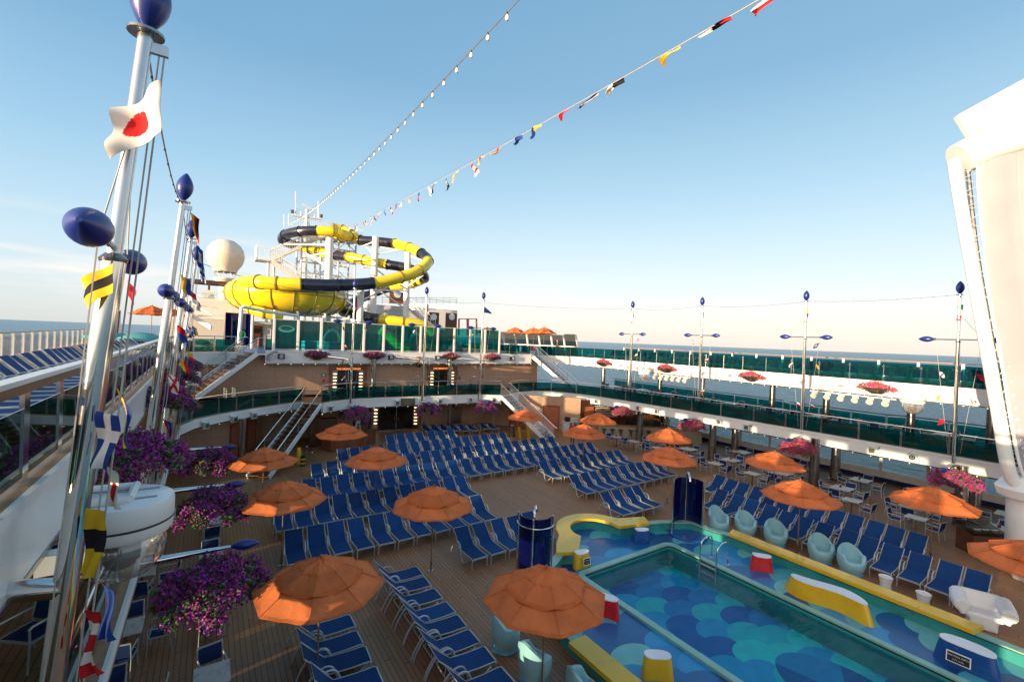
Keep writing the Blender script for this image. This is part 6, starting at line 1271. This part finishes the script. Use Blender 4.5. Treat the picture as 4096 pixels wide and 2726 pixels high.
def fixture(kind, label, p, n, mat='ltgrey'):
    p = Vector(p); n = Vector(n).normalized(); sd_ = Vector((-n.y, n.x, 0)); t = thing(kind, label, kind.replace('_', ' '), p, 0, kind.replace('_', ' ') + 's on the white bands')
    rz_ = math.atan2(n.y, n.x)
    if kind == 'loudspeaker':
        MB().box(p + n * .14, (.26, .42, .34), rz=rz_).build('cabinet', K[mat], t); MB().lathe([(.13, 0), (.11, .015), (.06, -.01), (.03, .02), (.001, .02)], p + n * .275, 18, axis=tuple(n)).build('cone', K['black'] if mat == 'ltgrey' else K['ltgrey'], t)
    else:
        MB().box(p + n * .08 + Vector((0, 0, .20)), (.16, .55, .07), rz=rz_).build('mount', K['white2'], t); MB().box(p + n * .16 + Vector((0, 0, -.02)), (.16, .32, .36), rz=rz_, ry=.0).build('lamp_body', K[mat], t)
        MB().box(p + n * .245 + Vector((0, 0, -.03)), (.012, .25, .25), rz=rz_).build('lens', K['smoke'], t); MB().tube(sag(p + sd_ * .2 + n * .05 + Vector((0, 0, .1)), p + sd_ * .3 + n * .04 + Vector((0, 0, .2)), .12, 6), .012, 5).build('cable', K['black'], t)
    return t
for i, (x, y, k) in enumerate(((28.3, 33.0, 'loudspeaker'), (29.35, 29.5, 'floodlight'), (29.85, 25.05, 'loudspeaker'), (29.95, 23.3, 'floodlight'), (30.30, 18.2, 'loudspeaker'), (30.42, 16.3, 'floodlight'), (30.58, 9.4, 'floodlight'), (30.62, 7.7, 'loudspeaker'))):
    fixture(k, 'grey %s on the starboard promenade band, %s fixture from the stair' % (k, nth(i + 1)), (x, y, 2.86), (-1, -.12 if y < 26 else -.3, 0))
for i, x in enumerate((4.3, 12.35, 16.5, 24.35)): fixture('loudspeaker', 'black loudspeaker on the white band below the screen, %s from left' % nth(i + 1), (x, 36.22, 6.3), (0, -1, 0), 'black')
for i, (x, y, nx_, ny_) in enumerate(((-.15, 29.65, .7, -.7), (1.25, 31.1, .65, -.75), (2.3, 32.0, .6, -.8))): fixture('floodlight', 'grey floodlight on the port promenade band, %s from left' % nth(i + 1), (x, y, 2.86), (nx_, ny_, 0))
for i, (x, y) in enumerate(((7.15, 33.35), (12.35, 34.4), (15.9, 34.18), (20.6, 33.35))): fixture('floodlight', 'grey floodlight on the central promenade band, %s from left' % nth(i + 1), (x, y, 2.84), (0, -1, 0))
fixture('loudspeaker', 'loudspeaker on central promenade band beside the right lilac basket', (18.6, 33.95, 2.86), (0, -1, 0))
t = thing('brass_plaque', 'dark bronze plaque with worn raised lettering above the wide lower doors', 'plaque', (13.25, 34.3, 2.88)); MB().box((13.25, 34.27, 2.86), (1.15, .05, .58)).build('plate', pm('bronze_plate', (.16, .12, .07), .4, metal=.5), t)
m = MB()
for k in range(11): m.box((12.86 + .078 * k, 34.242, 3.06), (.045, .008, .085))
for k in range(3): m.box((13.25, 34.242, 2.91 - .11 * k), (.8 - .12 * k, .008, .03))
m.build('worn_lines', pm('worn_bronze_letters', (.24, .20, .15), .5), t)
t = thing('camera_ball', 'round black dome camera hanging from the white band mid screen', 'camera', (14.75, 36.1, 5.9)); MB().lathe([(.001, -.27), (.16, -.22), (.26, -.05), (.26, .06), (.16, .21), (.09, .27)], (14.75, 36.0, 5.72), 20).build('ball', K['black'], t); MB().cyl((14.75, 36.0, 5.95), (14.75, 36.0, 6.3), .08, n=10).box((14.7, 36.1, 6.3), (.2, .3, .2)).build('mount', K['bronze'], t)
t = thing('security_camera', 'grey camera cluster on the corner of the white band by port stair', 'camera', (3.5, 36.15, 6.4)); m = MB(); m.box((3.45, 36.05, 6.2), (.2, .25, .3)); m.cyl((3.4, 36.0, 6.35), (3.75, 35.7, 6.6), .09, n=8); m.cyl((3.75, 35.8, 6.62), (4.0, 35.7, 6.68), .10, n=8); m.tube([(3.4, 36.1, 6.05), (3.5, 35.8, 6.0), (3.7, 35.8, 6.4)], .03, 6); m.build('camera_body', K['grey'], t)

# ------------------------------------------------------------------ bars, cabinets, signs
bl = [(27.0, 28.6), (27.9, 28.4), (28.9, 27.7), (29.8, 26.9), (31.0, 26.2), (32.3, 25.2), (33.4, 24.0), (34.4, 22.2)]
stone = pm('speckled_terrazzo', (.34, .32, .25), .4, var=.5, vs=40); t = thing('pool_bar', 'curved speckled pool bar counter with dark recess and lattice behind', 'bar counter', (29.5, 27, 0))
MB().strip(bl, 0, -.45, .01, 1.05).build('counter_front', stone, t); MB().strip(bl, .12, -.55, 1.053, 1.12).build('counter_top', K['teakrail'], t); MB().strip(bl, .03, 0, .25, .33).build('foot_rail', K['chrome'], t)
MB().strip([(28.2, 30.4), (32.2, 29.2), (35.8, 27.4)], 0, .2, .02, 2.86).build('back_wall', K['brown'], t)
m = MB(); u = (Vector((32.2, 29.2, 0)) - Vector((28.2, 30.4, 0))).normalized(); nn = Vector((u.y, -u.x, 0)) * .12
for j in range(8):
    for k in range(12):
        p = Vector((29.6, 29.98, 0)) + u * (.20 * k + (.1 if j % 2 else 0)) + nn; m.box(p + Vector((0, 0, 1.35 + .16 * j)), (.15, .04, .09), rz=math.atan2(u.y, u.x))
m.build('lattice_tiles', K['beige'], t)
m = MB(); m.box((33.6, 28.1, .55), (2.6, .5, 1.0), rz=-.46); m.box((33.4, 28.3, 1.6), (1.6, .3, .06), rz=-.46); m.build('back_counter', K['chrome2'], t); m = MB()
for k in range(10): m.lathe([(.05, 0), (.05, .18), (.02, .24), (.02, .30)], (32.8 + .14 * k, 28.58 - .07 * k, 1.63), 8)
m.build('bottles', K['grey'], t)
MB().box((34.6, 26.2, 1.45), (.45, .4, .75)).build('coffee_machine', K['black'], t); MB().box((28.9, 30.0, 1.2), (.9, .06, 2.2), rz=-.3).build('side_door', K['doorbrown'], t)
st = thing('bar_stool', 'x', 'bar stool'); MB().lathe([(.14, 0), (.13, .04), (.09, .3), (.085, .5), (.12, .68), (.20, .76), (.205, .80), (.001, .81)], (0, 0, 0), 18).build('seat_pedestal', K['chrome2'], st); MB().lathe([(.20, .80), (.20, .84), (.001, .85)], (0, 0, 0), 18).build('cushion', K['brown'], st)
for i, (x, y) in enumerate(((27.75, 27.95), (28.3, 27.5), (28.8, 27.0), (29.3, 26.5), (30.0, 26.0), (30.55, 25.75), (31.2, 25.1), (31.9, 24.6))): dup(st, (x, y, 0), 0, 'steel trumpet shaped bar stool, %s from left along the bar' % nth(i + 1), 'bar stools')
kill(st)
t = thing('wooden_bar', 'curved dark wood bar counter below the left atrium doorway', 'bar counter', (8.5, 33, 0)); bl = [(6.9, 33.3), (7.3, 32.4), (8.1, 32.1), (9.2, 32.6), (10.3, 33.8), (10.5, 35)]
MB().strip(bl, 0, -.3, .01, 1.06).build('counter_front', K['redwood'], t); MB().strip(bl, .06, -.42, 1.063, 1.12).build('counter_top', K['brown'], t)
t = thing('bar_partition', 'tall dark wooden partition between port stair and dark wood bar', 'partition', (6.6, 33.9, 0)); MB().box((6.35, 34.0, 1.15), (.9, .10, 2.25), rz=.5).build('panel', K['brown'], t); MB().box((7.3, 34.6, .95), (1.2, .6, 1.9)).build('booth_back', K['brown'], t); MB().box((9.6, 34.6, 1.5), (.9, .5, .5)).build('mixer_box', K['black'], t)
t = thing('easel_stand', 'easel with two pale boards on the dark wood bar', 'easel', (9.0, 33.2, 1.12)); m = MB(); m.bar((8.9, 33.1, 1.13), (9.0, 33.2, 2.0), .05, .05); m.bar((9.3, 33.3, 1.13), (9.2, 33.25, 2.0), .05, .05); m.bar((8.95, 33.3, 1.2), (9.25, 33.5, 1.75), .05, .03); m.build('legs', K['ltgrey'], t); MB().box((9.15, 33.25, 1.85), (.3, .05, .4), rz=.4).build('board', K['beige'], t)
def cabinet(label, c, rz_, w, d, h, mat, items, name='storage_cabinet'):
    t = thing(name, label, 'cabinet', c, rz_); m = MB(); m.box((0, d / 2, h / 2), (w, .05, h)); m.box((-w / 2, 0, h / 2), (.05, d, h)); m.box((w / 2, 0, h / 2), (.05, d, h)); m.box((0, 0, h), (w + .08, d + .08, .05)); m.box((0, 0, .06), (w - .06, d, .08)); m.box((-.1, 0, h / 2), (.05, d - .04, h - .04)); m.build('carcass', K[mat], t, local=True); m = MB()
    for k in range(items): m.box((w * .05 + w * .38 * (k + .5) / items, -.05, h * .4), (w * .38 / items - .03, d * .6, h * .55))
    m.build('stored_boards', K['chairblue'], t, local=True); MB().box((-w * .28, -d / 2 + .02, h / 2 + .02), (w * .38, .04, h - .14)).build('door', K['doorbrown'] if mat == 'redwood' else K[mat], t, local=True); return t
cabinet('terracotta storage cabinet with blue boards under the port flower baskets', (.15, 31.2, 0), .05, 1.6, .6, 1.05, 'redwood', 5); c = cabinet('pale shelf cabinet with blue boards beside the man in red', (27.1, 30.5, 0), -.55, 1.3, .55, .95, 'ltgrey', 5)
t = thing('till_printer', 'black machine and pale box on top of the pale shelf cabinet', 'machine', (27.0, 30.5, 1.0)); MB().box((26.85, 30.6, 1.18), (.34, .34, .36)).build('screen', K['black'], t); MB().box((27.4, 30.3, 1.14), (.55, .4, .28)).build('box', K['ltgrey'], t)
def cone(label, x, y, z, h, rz_=0, name='caution_sign'):
    t = thing(name, label, 'caution sign', (x, y, z), rz_); m = MB(); w = .30
    for s in (-1, 1): m.add([(-w / 2, s * .16, 0), (w / 2, s * .16, 0), (w / 3, s * .02, h), (-w / 3, s * .02, h), (-w / 2, s * .18, 0), (w / 2, s * .18, 0), (w / 3, s * .04, h), (-w / 3, s * .04, h)], [(0, 1, 2, 3), (7, 6, 5, 4), (0, 4, 5, 1), (1, 5, 6, 2), (2, 6, 7, 3), (3, 7, 4, 0)])
    m.build('panels', K['signyellow'], t, local=True); m = MB()
    for k in range(3): m.box((0, -.175 + .13 * (.3 + .12 * k), h * (.25 + .12 * k)), (.2 - .02 * k, .012, .04), rx=R(-8))
    m.build('printed_marks', K['black'], t, local=True); return t
cone('tall yellow caution sign at the foot of the port stair', 4.75, 30.2, 0, 1.0, .3); cone('yellow caution sign on the port promenade behind teal glass', 3.4, 33.9, D1, .75, .4); cone('left yellow caution sign of the pair by starboard stair', 21.5, 30.5, 0, .9, .2); cone('right yellow caution sign of the pair by starboard stair', 22.2, 30.2, 0, .9, .1)
t = thing('striped_bollard', 'yellow and black striped bollard beside the port stair foot', 'bollard', (4.9, 29.6, 0)); [MB().cyl((4.9, 29.6, .12 * k), (4.9, 29.6, .12 * k + .119), .15, n=14).build('band', K['signyellow'] if k % 2 else K['black'], t) for k in range(5)]
for i, (x, y, lb) in enumerate(((5.3, 29.9, 'port'), (22.6, 31.4, 'starboard'))):
    t = thing('steel_barrier', 'low bent steel barrier rail near the %s stair foot' % lb, 'barrier', (x, y, 0)); m = MB(); m.tube(catmull([(x, y - .9, 0), (x, y - .9, .8), (x, y - .8, .95), (x, y + .8, .95), (x, y + .9, .8), (x, y + .9, 0)], 4), .025, 8); m.tube([(x, y - .9, .5), (x, y + .9, .5)], .02, 6); m.build('rail', K['chrome'], t)
t = thing('waste_bin', 'round steel bin under the farthest orange parasol', 'bin', (21.3, 31.2, 0)); MB().lathe([(.25, 0), (.25, .85), (.27, .87), (.27, .92), (.001, .92)], (21.3, 31.2, 0), 20).build('body', K['chrome2'], t); MB().lathe([(.15, .925), (.15, .96), (.001, .97)], (21.3, 31.2, 0), 16).build('lid', K['grey'], t)
t = thing('wheelchair_lift', 'folded steel lift seat against the tiled wall between loungers', 'lift', (18.9, 37, 0)); MB().box((18.95, 36.9, .95), (.75, .12, 1.3)).build('panel', K['chrome2'], t); m = MB(); [m.cyl((x, 36.85, .02), (x, 36.85, 1.7), .035, n=8) for x in (18.5, 19.4)]; m.cyl((18.5, 36.85, 1.6), (19.4, 36.85, 1.6), .03, n=8); m.build('frame', K['chrome'], t)
p = at_z(3894, 2215, 0); t = thing('condiment_station', 'brown serving station with glass lids and blue label at right edge', 'serving station', p, R(-35)); MB().box((.5, .3, .45), (1.2, .75, .9)).build('cabinet', K['brown'], t, local=True); MB().box((.5, .25, 1.0), (1.3, .85, .16), rx=R(14)).build('glass_lid', K['smoke'], t, local=True); MB().box((.5, .3, .93), (1.24, .8, .05)).build('worktop', K['chrome2'], t, local=True); m = MB(); [m.box((.15 + .35 * k, .2, 1.0), (.26, .4, .08)) for k in range(3)]; m.build('trays', K['marble'], t, local=True)
# soft shapes stacked behind the port promenade rail
t = thing('stacked_chairs', 'stack of pale chairs behind the port promenade railing', 'chair stack', (1.2, 35.6, D1), .3); m = MB()
for k in range(6): m.tube([(-.25, -.25, .2 + .14 * k), (-.25, .25, .22 + .14 * k), (.25, .25, .22 + .14 * k), (.25, -.25, .2 + .14 * k)], .02, 5)
for x in (-.25, .25):
    for y in (-.25, .25): m.cyl((x, y, 0), (x, y, 1.0), .018, n=5)
m.build('frames', K['alu'], t, local=True)

# ------------------------------------------------------------------ people
def person(label, loc, rz_, pose, mats, hair, h=1.75):
    k = h / 1.78; V = []; E_ = []; RD = []
    def v(x, y, z, r, p=None, ry=None):
        V.append((x * k, y * k, z * k)); RD.append((r * k, (ry or r) * k)); i = len(V) - 1
        if p is not None: E_.append((p, i))
        return i
    pel = v(0, 0, .95, .155, None, .115); wai = v(0, 0, 1.10, .145, pel, .105); che = v(0, .0, 1.30, .175, wai, .12); sh = v(0, .01, 1.43, .12, che, .09); nk = v(0, -.01, 1.51, .058, sh); hd0 = v(0, -.025, 1.59, .083, nk, .092); hd = v(0, -.025, 1.70, .088, hd0, .10); v(0, -.02, 1.765, .05, hd)
    v(0, -.125, 1.63, .018, hd0)
    for s in (-1, 1):
        a = pose['arm'][0 if s < 0 else 1]; s1 = v(s * .19, .01, 1.41, .068, sh); el = v(s * a[0][0], a[0][1], a[0][2], .047, s1); wr = v(s * a[1][0], a[1][1], a[1][2], .034, el); d = Vector(a[1]) - Vector(a[0]); d = Vector((s * d.x, d.y, d.z)).normalized() * .08; hnd = v(s * a[1][0] + d.x, a[1][1] + d.y, a[1][2] + d.z, .038, wr, .022)
        for q in range(4): v(s * a[1][0] + d.x * 2 + (q - 1.5) * .006, a[1][1] + d.y * 2 + (q - 1.5) * .02, a[1][2] + d.z * 2 - .01 * abs(q - 1.5), .009, hnd)
        v(s * a[1][0] + d.x * 1.2, a[1][1] + d.y * 1.2 - .045, a[1][2] + d.z * 1.2, .010, hnd)
        l = pose['leg'][0 if s < 0 else 1]; hp = v(s * .095, 0, .90, .098, pel); kn = v(s * .10, l[0], .50, .066, hp); an = v(s * .105, l[1], .10, .045, kn); v(s * .11, l[1] - .16, .045, .04, an)
    me = bpy.data.meshes.new('body'); me.from_pydata(V, E_, []); o = bpy.data.objects.new('body', me); COL.objects.link(o); md = o.modifiers.new('skin', 'SKIN'); md.use_smooth_shade = True
    for i, r_ in enumerate(RD): me.skin_vertices[0].data[i].radius = r_
    me.skin_vertices[0].data[0].use_root = True; sb = o.modifiers.new('sub', 'SUBSURF'); sb.levels = 2; sb.render_levels = 2
    dg = bpy.context.evaluated_depsgraph_get(); m2 = bpy.data.meshes.new_from_object(o.evaluated_get(dg)); m2.name = 'body'; bpy.data.objects.remove(o); m2.materials.clear()
    for q in mats: m2.materials.append(K[q])
    for p in m2.polygons:
        c = p.center / k; ax = abs(c.x)
        if c.z > 1.49: i = 0
        elif c.z > .95 and not (ax > .22 and c.z < pose['sleeve']): i = 1
        elif ax > .20 and c.z > .62: i = 0
        else: i = 2 if c.z > .085 else 3
        p.material_index = i; p.use_smooth = True
    t = thing('person', label, 'person', loc, rz_); b = bpy.data.objects.new('body', m2); COL.objects.link(b); b.parent = t
    if hair: MB().lathe([(.085, -.07), (.104, -.02), (.106, .04), (.085, .095), (.045, .125), (.001, .13)], Vector((0, .012, 1.69)) * k, 18).build('hair', K['hair'], t, 60, local=True)
    m = MB()
    for s in (-1, 1): m.lathe([(.001, -.012), (.013, 0), (.001, .012)], Vector((s * .034, -.118, 1.665)) * k, 8)
    m.build('eyes', K['black'], t, local=True); return t
person('man in red t-shirt and dark jeans standing behind an orange parasol', (24.3, 27.0, 0), R(-35), dict(arm=[((.27, .02, 1.14), (.25, -.12, .92)), ((.27, .02, 1.14), (.22, -.16, .95))], leg=[(-.03, 0), (-.02, .02)], sleeve=1.2), ('skin', 'shirt', 'jeans', 'black'), False, 1.76)
person('man in black with sunglasses walking along the upper starboard deck', (31.4, 37.9, D2), R(-60), dict(arm=[((.26, .04, 1.15), (.20, -.14, 1.0)), ((.26, .06, 1.14), (.24, -.05, .90))], leg=[(-.12, .05), (.02, .18)], sleeve=.8), ('skin', 'black', 'black', 'black'), True, 1.80)
# rounded red rescue box beside him
t = thing('lifebuoy_box', 'red rescue box standing on the splash park deck near the man in black', 'rescue box', (29.2, 39.5, D2)); MB().box((29.2, 39.5, D2 + .75), (.7, .4, .5)).build('box', K['red'], t); MB().box((29.2, 39.5, D2 + .25), (.5, .3, .5)).build('stand', K['white2'], t)
co['label'] = 'camera'; del co['label']

# dark slatted backdrops added for shade, and guard fence, seen through the turquoise screen
for lb, x0, x1, y0, h in (('dark slatted backdrop added for the shade under the slide bowl', 4.2, 13.0, 42.0, 2.5), ('dark slatted backdrop added for shade behind the middle of the turquoise screen', 14.5, 22.0, 46.5, 2.3)):
    t = thing('shade_backdrop', lb, 'shade backdrop', (x0, y0, D2)); m = MB(); n = int((x1 - x0) / .3)
    for k in range(n): m.box((x0 + (x1 - x0) * (k + .5) / n, y0 + .04 * (k % 2), D2 + h / 2), ((x1 - x0) / n + .004, .12, h))
    m.build('slats', pm('dark_backdrop_shade', (.05, .055, .06), .6, var=.3), t); MB().box(((x0 + x1) / 2, y0, D2 + h + .05), (x1 - x0 + .1, .3, .08)).build('top_beam', K['grey'], t)
t = thing('guard_fence', 'low dark guard fence just behind the turquoise screen', 'fence', (4, 37.4, D2)); m = MB()
for z in (.45, .75, 1.08): m.tube([(3.9, 37.4, D2 + z), (22.8, 37.4, D2 + z)], .03, 6)
m.build('rails', K['black'], t)
for k in range(13): MB().cyl((3.95 + 1.57 * k, 37.4, D2), (3.95 + 1.57 * k, 37.4, D2 + 1.1), .035, n=8).build('post', K['black'], t)
